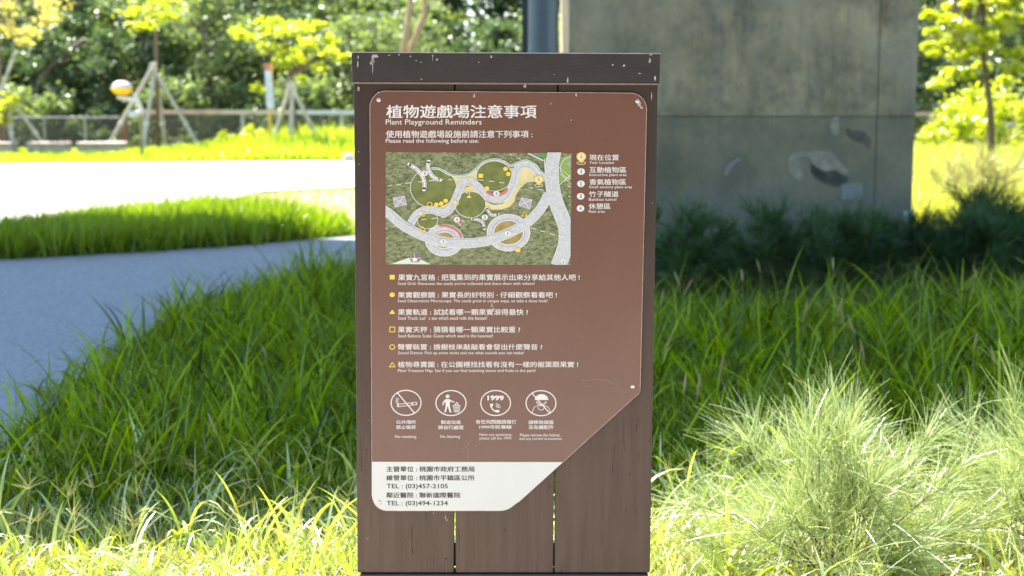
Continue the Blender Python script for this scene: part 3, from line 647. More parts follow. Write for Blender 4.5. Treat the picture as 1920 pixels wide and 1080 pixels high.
# ---- weathering on the sign: bird droppings, chips and scratches with a shape of their own
drop = mat('dropping', (0.33,0.31,0.28), 0.9, 0.2, var=0.35, scale=300)
def stain(cx, cy, rx, ry, d, n=11, jag=0.45, seed=0, tail=0.0):
    r = random.Random(seed + int(cx*7+cy)); pts = []
    for i in range(n):
        a = 2*math.pi*i/n; k = 1 + r.uniform(-jag, jag); pts.append((cx+rx*k*math.cos(a), cy+ry*k*math.sin(a)))
    g = flat(pts, d)
    if tail: g.add([S(cx-rx*.35, cy, d), S(cx+rx*.3, cy, d), S(cx+rx*.1, cy+tail, d), S(cx-rx*.1, cy+tail, d)], [(0,1,2,3)])
    part('dropping', g, drop)
CF = 0.0163
for q in ((700,112,3.2,7,26),(705,106,5,3,0),(697,118,2,3,0),(673,108,1.2,3,0),(672,120,1.2,5,0),(749,103,1.5,1.5,0),(771,106,1.6,1.4,0),(781,114,1,1.6,0),(790,117,1.8,1,0),(921,106,1.6,2.4,0),
          (898,117,1,1,0),(1148,122,1.6,1.5,0),(1169,123,2.4,2.2,0),(1217,115,1.8,4.5,0),(1064,151,1.4,5,0),(1227,148,1.3,5,0),(812,105,1.8,2,10),(820,112,1.4,2,0),(1039,140,1,1,0),(1199,138,3,0.8,0),(731,104,2,.8,0),(791,149,1.6,1,0),(1219,103,3,0.8,0)):
    stain(q[0], q[1], q[2], q[3], CF, tail=q[4])
for q in ((672,166,2.6,4.6,0.0008),(984,162,2.2,3.4,0.0008),(1222,180,0.9,8,0.0008),(889,180,1.6,3.4,0.0039),(1080,178,1.6,3.8,0.0039),(1199,196,3.2,4.6,0.0039),(1203,202,2,3,0.0039),(709,174,1.4,2,0.0039),(1033,194,.8,1.8,0.0039),
          (1071,225,0.8,2.6,0.0039),(922,573,2.2,4,0.0042),(925,579,1.2,2.6,0.0042),(950,592,1.2,1,0.0042),(672,285,0.9,1.2,0.0008),(673,308,0.9,1.2,0.0008),(1223,381,1,1,0.0008),(835,971,1,3,0.0008),(838,976,1.2,2.6,0.0008),(689,1011,1,1.2,0.0008),(813,963,1.4,.7,0.0008)):
    stain(*q[:4], q[4])
scr = mat('scuff', (0.30,0.19,0.16), 0.7, 0.2)
p = Print(); rr = random.Random(4)
for k in range(70):
    x = 872 + rr.gauss(0, 9); y = 832 + rr.gauss(0, 7); a = rr.uniform(-0.4, 0.4); l = rr.uniform(0.5, 3.0)
    p.line([(x, y), (x+l*math.cos(a), y+l*math.sin(a))], rr.uniform(0.25, 0.6), D0+.00005*(k % 8 + 1))
p.line(spline([(1100,714),(1120,711),(1142,715),(1158,724),(1172,738)]), 0.6, D0+.0001); p.line([(1098,716),(1090,712)], 0.5, D0+.0002); p.line(spline([(880,842),(877,852),(879,863)]), 0.7, D0+.0001); p.line([(1150,708),(1160,720),(1148,736)], 0.5, D0+.0003)
p.done('scuff', scr)
g = MB(); rr = random.Random(9)
for k in range(420):
    x = rr.uniform(700, 1198); y = rr.uniform(180, 860)
    if x > 1060 and y > 1.0*(1200-x)*0.9+728: continue
    if y > 720 and x > 1150-(y-720)*1.1: continue
    r_ = rr.choice((0.25,0.3,0.4,0.6)); q = [S(x+r_*math.cos(a)*rr.uniform(.6,1.3), y+r_*math.sin(a)*rr.uniform(.6,1.3), D0+0.0004) for a in (0,1.2,2.5,3.8,5)]
    g.add(q, [(0,1,2,3,4)])
part('dust_specks', g, scr)['kind'] = 'stuff'

# ------------------------------------------------------------------ vegetation helpers
def in_poly(pts, poly):
    x, y = pts[:,0], pts[:,1]; ins = np.zeros(len(pts), bool); j = len(poly)-1
    for i in range(len(poly)):
        xi, yi = poly[i]; xj, yj = poly[j]
        c = ((yi > y) != (yj > y)) & (x < (xj-xi)*(y-yi)/(yj-yi+1e-12)+xi); ins ^= c; j = i
    return ins
def scatter(poly, n, avoid=()):
    a = np.array(poly); lo, hi = a.min(0), a.max(0); out = []
    tot = 0
    while tot < n:
        p = RNG.uniform(lo, hi, (n*2, 2)); k = in_poly(p, poly)
        for q in avoid: k &= ~in_poly(p, q)
        p = p[k]; out.append(p); tot += len(p)
    return np.concatenate(out)[:n]
def blades_data(base, h, w, lean0, curve, segs=4, z0=0.0, tw=None):
    n = len(base); az = RNG.uniform(0, 2*np.pi, n); hd = np.stack([np.cos(az), np.sin(az)], 1)
    tw = RNG.uniform(0, 2*np.pi, n) if tw is None else tw
    side = np.stack([np.cos(tw), np.sin(tw), np.zeros(n)], 1)
    th = lean0.copy(); pos = np.column_stack([base, np.full(n, z0)]); V = np.zeros((n, 2*segs+1, 3), np.float32); step = h/segs
    for i in range(segs+1):
        t = i/segs; ww = w*(0.55+0.9*t-1.45*t*t if t < 1 else 0)
        if i < segs:
            V[:, 2*i] = pos - side*ww[:,None]/2; V[:, 2*i+1] = pos + side*ww[:,None]/2
        else: V[:, 2*segs] = pos
        pos = pos + np.column_stack([hd*(np.sin(th)*step)[:,None], np.cos(th)*step]); th = th + curve/segs*(0.5+t)
    T = []
    for i in range(segs-1): a = 2*i; T += [(a,a+1,a+3),(a,a+3,a+2)]
    T.append((2*segs-2, 2*segs-1, 2*segs))
    T = np.array(T); T = (T[None] + (np.arange(n)*(2*segs+1))[:,None,None]).reshape(-1, 3)
    return V.reshape(-1, 3), T
def merge(lst):
    V = []; T = []; o = 0
    for v, t in lst: V.append(v); T.append(t+o); o += len(v)
    return np.concatenate(V), np.concatenate(T)
U = lambda a, b, n: RNG.uniform(a, b, n)
def grass(name, parts, m, label, cat='grass'):
    V, T = merge(parts); return link(name, fast_mesh(name, V, T, m), label=label, cat=cat, kind='stuff')
def clumped(poly, n, per, spread, avoid=()):
    c = scatter(poly, max(1, n//per), avoid); b = np.repeat(c, per, 0); return b + RNG.normal(0, spread, b.shape), np.repeat(U(0.65, 1.2, len(c)), per)

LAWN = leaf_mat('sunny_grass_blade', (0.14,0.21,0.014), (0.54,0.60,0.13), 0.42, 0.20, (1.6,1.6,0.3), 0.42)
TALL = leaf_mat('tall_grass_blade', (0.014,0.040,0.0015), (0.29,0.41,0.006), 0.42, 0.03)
STRAW = leaf_mat('straw', (0.26,0.27,0.10), (0.48,0.46,0.24), 0.3, 0.05, (1.1,1.0,0.6))
HEAD = leaf_mat('seed_head', (0.36,0.30,0.14), (0.55,0.50,0.26), 0.3, 0.02, (1.1,1.0,0.6))

# sunlit turf just behind the sign
near = [(-1.7,2.95),(2.6,2.95),(2.9,4.6),(-1.72,4.6)]
nL = 34000
b = scatter(near, nL); P1 = blades_data(b, U(0.03,0.10,nL), U(0.003,0.008,nL), U(0.1,1.2,nL), U(0.2,1.5,nL), 3)
b, k = clumped(near, 1900, 5, 0.04); P2 = blades_data(b, U(0.12,0.30,len(b))*k, U(0.008,0.019,len(b)), U(0.05,0.8,len(b)), U(0.4,2.4,len(b)), 7)
grass('lawn_grass', [P2], leaf_mat('broad_blade', (0.24,0.33,0.03), (0.60,0.66,0.24), 0.40, 0.20, (1.6,1.6,0.3), 0.42), 'long broad arching blades standing out of the sunny turf')
grass('lawn_grass', [P1], LAWN, 'bright short sunlit grass at the foot of the sign')
def wisps(poly, n, h0, h1, spikes=(3,6), wd=0.0022):
    """thin stalks ending in a splayed fan of finger-like seed spikes"""
    b = scatter(poly, n); out = []
    for x, y in b:
        h = random.uniform(h0, h1); lx, ly = random.uniform(-.25,.25)*h, random.uniform(-.25,.25)*h
        top = np.array([x+lx, y+ly, h]); s = np.array([wd*.35, 0, 0]); bs = np.array([x, y, 0]); md = (bs+top)/2 + np.array([-lx*.2, 0, 0.02])
        out.append((np.array([bs-s, bs+s, md-s, md+s, top-s, top+s]), np.array([(0,1,3),(0,3,2),(2,3,5),(2,5,4)])))
        for j in range(random.randint(*spikes)):
            a = random.uniform(-1.25, 1.25); l = random.uniform(0.035, 0.075)
            e = top + np.array([math.sin(a)*l, random.uniform(-.3,.3)*l, math.cos(a)*l]); nrm = np.array([math.cos(a), 0, -math.sin(a)])*wd*.5
            out.append((np.array([top-nrm, top+nrm, e-nrm*.6, e+nrm*.6]), np.array([(0,1,3),(0,3,2)])))
    return merge(out)
b = scatter(near, 14000); n = len(b)
grass('dry_thatch', [blades_data(b, U(0.03,0.09,n), U(0.002,0.006,n), U(0.9,1.5,n), U(-0.3,0.8,n), 3)], leaf_mat('thatch', (0.22,0.10,0.03), (0.50,0.36,0.14), 0.2, 0.03, (1.1,1.0,0.6)), 'dry straw-coloured dead blades lying in the sunny turf')
grass('finger_grass', [wisps(near, 330, 0.08, 0.19)], STRAW, 'straw-coloured finger grass seed heads over the sunny turf')

# shaded tall grass, left of the sign up to the path and right up to the pier
shade_l = [(-1.72,4.2),(0.2,4.2),(0.2,11.3),(-0.6,11.1),(-1.25,10.3),(-1.68,9.5),(-1.82,8.8),(-2.02,8.2),(-1.90,7.5),(-2.00,6.9),(-1.86,6.3),(-1.98,5.8),(-1.80,5.3),(-1.88,4.8)]
shade_r = [(0.2,4.2),(4.0,4.2),(5.6,8.8),(4.4,9.4),(2.9,8.3),(1.4,8.0),(0.2,8.4)]
shade_far = [(0.2,8.2),(5.4,8.2),(6.5,13.8),(4.0,12.2),(0.2,12.2)]
def tall(poly, nu, nc, hs=1.0):
    b = scatter(poly, nu); n = len(b); a = blades_data(b, U(0.05,0.20,n)*hs, U(0.004,0.011,n), U(0.1,1.2,n), U(0.2,2.0,n), 4)
    c = max(1, nc//11); ce = scatter(poly, c); kk = np.repeat(U(0.35, 1.35, c), 11); az = np.repeat(ce, 11, 0); b = az + RNG.normal(0, 0.055, az.shape); k = kk; n = len(b)
    c = blades_data(b, U(0.16,0.42,n)*k*hs, U(0.007,0.021,n)*(0.6+0.4*k), U(0.02,0.75,n), U(0.1,2.6,n), 7)
    return [a, c]
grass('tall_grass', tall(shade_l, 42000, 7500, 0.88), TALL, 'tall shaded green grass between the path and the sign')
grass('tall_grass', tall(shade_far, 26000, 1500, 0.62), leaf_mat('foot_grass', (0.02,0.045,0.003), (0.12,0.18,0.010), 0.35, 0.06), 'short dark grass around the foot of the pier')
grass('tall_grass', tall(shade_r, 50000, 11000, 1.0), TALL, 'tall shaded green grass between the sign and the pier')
# a few long arching culms and bristle heads in the shade
b, k = clumped([(1.2,4.9),(3.0,5.0),(3.7,8.2),(1.0,7.6)], 500, 8, 0.07); n = len(b)
c2, _ = clumped([(-1.6,4.8),(-0.2,4.8),(-0.2,9.5),(-1.55,9.0)], 360, 9, 0.08)
grass('arching_grass', [blades_data(b, U(0.32,0.60,n), U(0.011,0.021,n), U(0.05,0.4,n), U(0.6,2.4,n), 9), blades_data(c2, U(0.30,0.5,len(c2)), U(0.007,0.013,len(c2)), U(0.05,0.35,len(c2)), U(0.8,2.2,len(c2)), 8)], TALL, 'long arching grass leaves rising out of the shaded grass')
def heads(poly, n, zr):
    b = scatter(poly, n); g = MB()
    for x, y in b:
        z = random.uniform(*zr); l = random.uniform(0.025, 0.045); tx, ty = random.uniform(-.5,.5)*l, random.uniform(-.4,.4)*l
        g.tube([(x-tx,y-ty,z-l*1.0),(x,y,z),(x+tx,y+ty,z+l)], [0.003,0.0055,0.002], 5)
        g.tube([(x-tx*4, y-ty*3, 0), (x-tx,y-ty,z-l)], 0.0009, 3, False)
    return g
link('bristle_heads', heads([(0.5,4.6),(3.4,4.8),(3.6,8.2),(0.5,7.4)], 34, (0.26,0.42)).mesh('bristle_heads', HEAD), label='pale bristle grass heads over the shaded grass by the pier', cat='grass', kind='stuff')
link('bristle_heads', heads([(-1.5,4.4),(-0.3,4.4),(-0.3,7.2),(-1.3,7.2)], 8, (0.2,0.34)).mesh('bristle_heads', HEAD), label='pale bristle grass heads beside the path', cat='grass', kind='stuff')

# island of dense low planting beyond the path
island = [(-5.6,10.5),(-4.6,10.8),(-3.87,11.05),(-2.9,11.6),(-2.3,12.1),(-1.45,13.1),(-1.9,13.9),(-2.6,15.1),(-3.3,15.4),(-3.8,14.6),(-4.4,13.0),(-5.2,11.6)]
sheet('island_soil', island, 0.052, MATS['soil'], 0.06)
ISL = leaf_mat('island_leaf', (0.09,0.15,0.008), (0.24,0.33,0.020), 0.45, 0.04)
isl_vis = island
b1 = scatter(isl_vis, 16000); b2, kk = clumped(isl_vis, 26000, 36, 0.09); b = np.concatenate([b1, b2]); n = len(b); A = blades_data(b, U(0.12,0.34,n)*np.concatenate([np.ones(len(b1)), kk*1.1]), U(0.010,0.020,n), U(0.0,0.8,n), U(0.1,1.2,n), 3)
b, k = clumped([(-3.6,14.8),(-2.4,14.6),(-2.2,13.9),(-3.4,13.8)], 70, 10, 0.08); B2 = blades_data(b, U(0.35,0.62,len(b)), U(0.012,0.02,len(b)), U(0,0.35,len(b)), U(0.1,1.0,len(b)), 4)
grass('island_grass', [A, B2], ISL, 'rounded island of dense green grass beyond the path')

# verge beyond the plaza and the meadow right of the pier
VRG = leaf_mat('verge_leaf', (0.22,0.30,0.020), (0.42,0.48,0.07), 0.5, 0.05)
verge = [(-14,27.2),(-10.5,27.9),(-4,29.5),(0.5,29.7),(0.5,34.0),(-14,34.0)]
b = scatter(verge, 40000); n = len(b)
hv = np.interp(b[:,0], [-14,-9,-7.5,-5,-2.5,0.5], [0.14,0.17,0.26,0.66,0.60,0.40]) * np.interp(b[:,1], [27,30,31.5,34], [0.45,0.7,1.0,1.2])
grass('verge_grass', [blades_data(b, U(0.6,1.2,n)*hv, U(0.02,0.05,n), U(0,0.9,n), U(0.1,1.3,n), 3)], VRG, 'yellow-green weeds and grass along the far edge of the pale road')
mead = [(3.9,14.6),(6.0,13.8),(7.8,15.2),(14.0,33.5),(8.4,33.5)]
b = scatter(mead, 42000); n = len(b)
grass('meadow_grass', [blades_data(b, U(0.15,0.5,n), U(0.008,0.03,n), U(0,0.7,n), U(0.1,1.3,n), 3)], leaf_mat('meadow_blade', (0.30,0.34,0.06), (0.52,0.50,0.19), 0.45, 0.05), 'sunny yellow-green meadow grass right of the pier')
b = scatter([(3.6,12.6),(5.2,12.2),(6.4,14.4),(4.3,14.9)], 5000); n = len(b)
sparse = scatter(sand, 1500); grass('sparse_weeds', [blades_data(sparse, U(0.08,0.25,1500), U(0.01,0.02,1500), U(0,0.9,1500), U(0.1,1.3,1500), 3)], VRG, 'sparse green weeds on the bare earth behind the island')

# ---- feathery casuarina saplings
def sapling_meshes(seed, H, Wd, nb, nn, nlen=(0.06,0.17), nw=0.0011):
    r = np.random.default_rng(seed); br = MB(); starts = []; dirs = []
    for i in range(nb):
        a = i*2.4+r.uniform(-.3,.3); lean = (i+0.5)/nb*1.25+r.uniform(-.08,.08) if i else 0.1; L = H*r.uniform(0.62, 1.02)*(1.0 if lean < .6 else 0.95)
        pts = []; p = np.array([r.normal(0,.012), r.normal(0,.012), 0.0]); th = lean*0.7
        for s in range(7):
            pts.append(tuple(p)); d = np.array([math.cos(a)*math.sin(th)*Wd/H*1.0, math.sin(a)*math.sin(th)*Wd/H*0.8, math.cos(th)]); d /= np.linalg.norm(d)
            p = p + d*L/6; th = min(1.45, th + 0.07*lean*1.5); a += r.normal(0, .12)
        br.tube(pts, [0.0036*(1-0.13*k)*H/0.5 for k in range(7)], 5)
        for s in range(max(6, nn//26)):
            t = r.uniform(0.22, 1.0)**0.75*6; k = min(5, int(t)); f = t-k; q = np.array(pts[k])*(1-f)+np.array(pts[k+1])*f
            dd = np.array(pts[k+1])-np.array(pts[k]); dd /= np.linalg.norm(dd)
            td = dd*0.7 + r.normal(0, 0.62, 3) + np.array([0,0,0.25]); td /= np.linalg.norm(td); tl_ = r.uniform(.05,.15)*H/0.5; tw_ = [q]
            for j in range(4): q = q+td*tl_/4; td = td+r.normal(0,.13,3); td /= np.linalg.norm(td); tw_.append(q)
            br.tube([tuple(z_) for z_ in tw_], [0.0013*H/0.5,0.0011*H/0.5,0.0009*H/0.5,0.0007*H/0.5,0.0005*H/0.5], 3, False)
            for j in range(22):
                u_ = r.uniform(0,1)*4; kk = min(3,int(u_)); starts.append(tw_[kk]*(1-u_+kk)+tw_[kk+1]*(u_-kk)); d_ = tw_[kk+1]-tw_[kk]; dirs.append(d_/np.linalg.norm(d_))
    S0 = np.array(starts); D = np.array(dirs); n = len(S0)
    rnd = r.normal(0, 1, (n,3)); out_ = S0*np.array([1,1,0.6])+np.array([0,0,-0.12*H]); out_ /= np.linalg.norm(out_, axis=1)[:,None]+1e-6; dv = D*0.5 + rnd*0.38 + out_*0.38 + np.array([0,0,0.16]); dv /= np.linalg.norm(dv, axis=1)[:,None]
    ln = r.uniform(*nlen, n)*H/0.5; side = np.cross(dv, r.normal(0,1,(n,3))); side /= np.linalg.norm(side, axis=1)[:,None]
    segs = 4; V = np.zeros((n, 2*segs+2, 3), np.float32); pos = S0; dcur = dv.copy(); ww = nw*r.uniform(.7,1.3,n)
    for i in range(segs+1):
        w = (ww*(1-0.55*i/segs))[:,None]; V[:,2*i] = pos-side*w/2; V[:,2*i+1] = pos+side*w/2
        pos = pos+dcur*(ln/segs)[:,None]; dcur = dcur + np.array([0,0,-0.05])+rnd*0.02; dcur /= np.linalg.norm(dcur, axis=1)[:,None]
    T = []
    for i in range(segs): a = 2*i; T += [(a,a+1,a+3),(a,a+3,a+2)]
    T = (np.array(T)[None]+(np.arange(n)*(2*segs+2))[:,None,None]).reshape(-1,3)
    return br, V.reshape(-1,3), T
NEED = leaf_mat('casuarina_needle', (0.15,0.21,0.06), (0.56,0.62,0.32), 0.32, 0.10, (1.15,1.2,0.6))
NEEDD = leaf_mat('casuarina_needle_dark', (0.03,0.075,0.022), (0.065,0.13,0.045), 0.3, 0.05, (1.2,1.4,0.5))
BARK = mat('twig_bark', (0.14,0.085,0.055), 0.8, 0.2, var=0.2, scale=40)
def sapling(loc, seed, H, Wd, nb, nn, label, m, nw=0.0016, group=None, nlen=(0.07,0.19)):
    br, V, T = sapling_meshes(seed, H, Wd, nb, nn, nw=nw, nlen=nlen)
    o = link('casuarina_sapling', None, loc=loc, label=label, cat='shrub', group=group)
    link('branch', br.mesh('branch', BARK, True), o)
    link('foliage', fast_mesh('foliage', V, T, m), o, kind='stuff'); return o
at_ = on_y
GR = 'feathery casuarina saplings'
sapling((0.84,3.62,0), 3, 0.45, 0.86, 30, 320, 'pale sunlit feathery casuarina sapling right of the sign', NEED, group=GR)
sapling((1.50,3.85,0), 5, 0.44, 0.62, 26, 300, 'sunlit feathery casuarina sapling cut off by the lower right frame edge', NEED, group=GR)
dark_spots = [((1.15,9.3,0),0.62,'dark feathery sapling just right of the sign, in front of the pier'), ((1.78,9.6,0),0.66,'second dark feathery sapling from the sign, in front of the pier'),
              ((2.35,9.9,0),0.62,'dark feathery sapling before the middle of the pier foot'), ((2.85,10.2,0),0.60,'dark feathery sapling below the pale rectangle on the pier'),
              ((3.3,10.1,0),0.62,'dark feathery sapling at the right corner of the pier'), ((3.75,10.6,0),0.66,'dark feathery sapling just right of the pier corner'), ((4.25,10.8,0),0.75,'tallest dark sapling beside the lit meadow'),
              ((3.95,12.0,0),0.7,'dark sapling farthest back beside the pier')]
first = None
for i, (loc, h, lab) in enumerate(dark_spots):
    if i < 3:
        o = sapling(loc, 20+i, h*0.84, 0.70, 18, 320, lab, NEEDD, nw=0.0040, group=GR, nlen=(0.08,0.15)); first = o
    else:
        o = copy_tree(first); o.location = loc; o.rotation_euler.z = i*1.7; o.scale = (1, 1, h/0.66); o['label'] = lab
sapling((at_(1850,300,15.5)[0], 15.5, 0), 41, 0.85, 1.0, 16, 140, 'dry brownish bush standing in the sunny meadow below the young tree', STRAW, nw=0.005, nlen=(0.06,0.12))
sapling((at_(1790,300,16.5)[0], 16.5, 0), 42, 0.6, 0.8, 12, 120, 'low dry bush left of the brownish meadow bush', STRAW, nw=0.005, nlen=(0.06,0.12))
# broad-leaved weed against the lit meadow
g = MB(); wl_ = [(0.0,0.62),(0.10,0.58),(-0.12,0.50),(0.16,0.46),(-0.05,0.66),(0.22,0.55)]
wo = link('broadleaf_weed', None, loc=(4.05, 10.2, 0), label='broad-leaved dark weed in front of the lit meadow at the right edge', cat='plant')
g.tube([(0,0,0),(0.02,0,0.35),(0.0,0,0.64)], [0.006,0.005,0.002], 5); link('stem', g.mesh('stem', BARK), wo)
for i, (dx, z) in enumerate(wl_):
    g = MB(); s_ = 1 if dx >= 0 else -1; l = 0.13; q = [(0,0,z-.05),(s_*l*.4,-.03,z+.02),(s_*l,-.01,z+.03),(s_*l*.5,.03,z-.035)]; g.add(q, [(0,1,2,3)]); link('leaf', g.mesh('leaf', TALL), wo)

# ---- trees
def crown_data(r, clumps, per, size, flat_=1.0):
    """clumps: list of (x,y,z,radius); leaves are small folded quads"""
    C = []; 
    for (x, y, z, rad) in clumps:
        d = r.normal(0, 1, (per, 3)); d /= np.linalg.norm(d, axis=1)[:,None]; rr = rad*(0.15+np.abs(r.normal(0, 0.62, per)))
        C.append(np.array([x, y, z]) + d*rr[:,None]*np.array([1,1,flat_]))
    C = np.concatenate(C); n = len(C)
    a = r.normal(0, 1, (n,3)); a[:,2] *= 0.6; a /= np.linalg.norm(a, axis=1)[:,None]
    b = np.cross(a, r.normal(0,1,(n,3))); b /= np.linalg.norm(b, axis=1)[:,None]; s = size*r.uniform(.6, 1.3, n)[:,None]
    V = np.stack([C-a*s, C+b*s*.42, C+a*s, C-b*s*.42], 1).reshape(-1,3)
    T = (np.array([(0,1,2),(0,2,3)])[None]+(np.arange(n)*4)[:,None,None]).reshape(-1,3)
    return V, T
DLEAF = leaf_mat('dark_leaf', (0.040,0.072,0.026), (0.130,0.180,0.070), 0.42, 0.08, (1.35,1.55,0.6), 0.40)
MLEAF = leaf_mat('mid_leaf', (0.105,0.155,0.050), (0.30,0.345,0.15), 0.45, 0.08, (1.3,1.45,0.6), 0.40)
YLEAF = leaf_mat('young_leaf', (0.27,0.33,0.020), (0.48,0.50,0.06), 0.55, 0.06)
GLEAF = leaf_mat('golden_leaf', (0.44,0.42,0.12), (0.62,0.58,0.26), 0.5, 0.05, (1.3,1.2,0.5))
TRUNK = mat('trunk_bark', (0.16,0.115,0.08), 0.85, 0.2, var=0.3, scale=12, bump=0.5)
TANB = mat('tan_bark', (0.34,0.25,0.15), 0.85, 0.2, var=0.2, scale=8)
def big_tree_mesh(seed, H, rad, low):
    r = np.random.default_rng(seed); tr = MB(); top = (r.normal(0,.2), r.normal(0,.2), H*0.75)
    tr.tube([(0,0,0),(r.normal(0,.1),r.normal(0,.1),H*.3),top], [0.20,0.15,0.06], 8); cl = []
    for i in range(15):
        a = r.uniform(0, 2*np.pi); z0 = H*r.uniform(.12,.6); e = np.array([math.cos(a)*rad*r.uniform(.4,.95), math.sin(a)*rad*r.uniform(.4,.95), min(H, z0+H*r.uniform(.08,.35))])
        tr.tube([(0,0,z0), tuple(e*[.5,.5,1]+np.array([0,0,-.15])), tuple(e)], [0.08,0.05,0.02], 5, False)
        cl.append((*e, rad*r.uniform(.22,.40)))
    for i in range(64):
        a = r.uniform(0, 2*np.pi); z = low + (H-low)*r.uniform(0,1)**1.2; k = math.sin(math.pi*min(1, max(0.12, (z-low)/(H-low)*0.85+0.12)))
        rr = rad*k*r.uniform(.35,1.0); cl.append((math.cos(a)*rr, math.sin(a)*rr, z, rad*r.uniform(.14,.30)))
    V, T = crown_data(r, cl, 230, 0.11, 0.7); return tr.mesh('trunk', TRUNK, True), V, T
variants = []
for s, (H, rad, low, m) in enumerate(((6.5,2.6,0.6,DLEAF),(7.5,2.9,0.5,DLEAF),(6.0,2.4,0.4,MLEAF),(7.0,2.8,0.9,MLEAF))):
    t, V, T = big_tree_mesh(100+s, H, rad, low); variants.append((t, fast_mesh('crown', V, T, m)))
bt = []
def bigtree(i, x, y, sc, rot, lab, grp):
    t, c = variants[i]; o = link('woodland_tree', None, loc=(x, y, 0), label=lab, cat='tree', group=grp); o.rotation_euler.z = rot; o.scale = (sc, sc, sc)
    link('trunk', t, o); link('crown', c, o); return o
rt = random.Random(21)
frow = [(-16.3,0,'woodland tree beyond the left edge, its branches reaching in'),(-14.0,2,'woodland tree behind the leftmost concrete block'),(-12.0,1,'dark woodland tree behind the second concrete block'),(-9.9,0,'dark woodland tree directly behind the globe lamp'),
 (-7.8,3,'paler woodland tree right of the tall stake tripod'),(-5.9,1,'dark woodland tree behind the narrow banner'),(-4.0,2,'woodland tree behind the flat-crowned young tree'),(-2.2,3,'woodland tree rising just above the left end of the sign cap'),
 (-0.4,0,'dark woodland tree above the middle of the sign cap'),(1.6,2,'woodland tree glimpsed between the steel column and the pier'),(9.6,1,'dark woodland tree showing at the right edge of the pier'),(11.7,2,'woodland tree behind the layered young tree'),(13.9,0,'woodland tree at the right frame edge')]
for x, v, lab in frow:
    bigtree(v, x+rt.uniform(-.2,.2), 38.4+rt.uniform(-.5,.5), rt.uniform(.46,.62), rt.uniform(0,6), lab, 'front row of woodland trees')
for i in range(12):
    x = -20+i*3.2; 
    if 5 < x < 9.5: continue
    bigtree(rt.choice((0,1,3)), x+rt.uniform(-.6,.6), 44.5+rt.uniform(-1,1), rt.uniform(1.1,1.35), rt.uniform(0,6), 'taller broadleaf tree standing in the back row of the woodland', 'back row of woodland trees')
for i in range(13):
    x = -18+i*2.6
    if 5 < x < 8.6: continue
    bigtree(rt.choice((0,1,2,3)), x+rt.uniform(-.5,.5), 41.2+rt.uniform(-.6,.6), rt.uniform(.72,.88), rt.uniform(0,6), 'mid-height broadleaf tree in the middle of the woodland', 'middle row of woodland trees')
# low shrubs between fence and trees
def shrub_mesh(seed, w, h, m, per=90, size=0.07, ncl=22):
    r = np.random.default_rng(seed); cl = []
    for i in range(ncl):
        a = r.uniform(0, 2*np.pi); z = h*r.uniform(.12,.92); k = math.sqrt(max(0, 1-(z/h)**2))+.15; rr = w*.5*k*r.uniform(.2,1.0); cl.append((math.cos(a)*rr, math.sin(a)*rr, z, h*r.uniform(.10,.2)))
    V, T = crown_data(r, cl, per, size); return fast_mesh('foliage', V, T, m)
sh = [shrub_mesh(1, 2.6, 2.0, MLEAF, 130, 0.075, 30), shrub_mesh(2, 2.8, 1.5, DLEAF, 130, 0.075, 30), shrub_mesh(3, 1.6, 1.7, YLEAF, 110, 0.075, 22)]
stm = MB()
for k in range(5): a = k*1.256; stm.tube([(0,0,0),(math.cos(a)*.25,math.sin(a)*.25,.5),(math.cos(a)*.5,math.sin(a)*.5,1.0)], [0.03,0.02,0.008], 5)
stm = stm.mesh('stems', TRUNK)
def shrub(i, x, y, sc, rot, lab, grp=None):
    o = link('shrub', None, loc=(x,y,0), label=lab, cat='shrub', group=grp); o.scale = (sc,)*3; o.rotation_euler.z = rot; link('stems', stm, o); link('foliage', sh[i], o); return o
for i in range(13):
    shrub(rt.choice((0,1,1)), -16+i*1.5+rt.uniform(-.4,.4), 36.2+rt.uniform(-.4,.5), rt.uniform(.62,.95), rt.uniform(0,6), 'leafy shrub filling the gap between the fence and the woodland', 'shrubs between the fence and the trees')
for i, lab in enumerate(('leafy shrub in the dark gap at the right edge of the pier','leafy shrub behind the layered young tree','leafy shrub under the trees at the right frame edge')):
    shrub(i % 2, 10.0+i*1.8, 36.8, 1.0, i*2.0, lab, 'shrubs between the fence and the trees')
for i in range(15):
    x = -19+i*2.5
    if 4.5 < x < 8.6: continue
    shrub(1, x, 42+rt.uniform(-.5,.5), 1.55, rt.uniform(0,6), 'dense undergrowth shrub standing under the woodland trees', 'undergrowth shrubs beneath the woodland')
def at(px, py, y): return on_y(px, py, y)
for (px, y, sc, lab) in ((1790,31.5,0.72,'bright yellow-green bush left of the young tree trunk'), (1875,31.0,0.88,'bright yellow-green bush right of the young tree trunk'), (1828,33.0,0.95,'bright yellow-green bush behind the young tree trunk'), (1745,30.5,0.45,'small yellow-green bush beside the pier edge')):
    shrub(2, at(px,250,y)[0], y, sc, px, lab, 'yellow-green bushes right of the pier')
for (px, y, sc, lab) in ((470,32.6,0.42,'low pale bush below the fence rail, left of the banner'), (640,33.0,0.36,'low pale bush beside the left edge of the sign'), (420,32.8,0.34,'small low bush under the right leg of the tree stakes')):
    shrub(2, at(px,250,y)[0], y, sc, px, lab, 'low bushes on the verge')
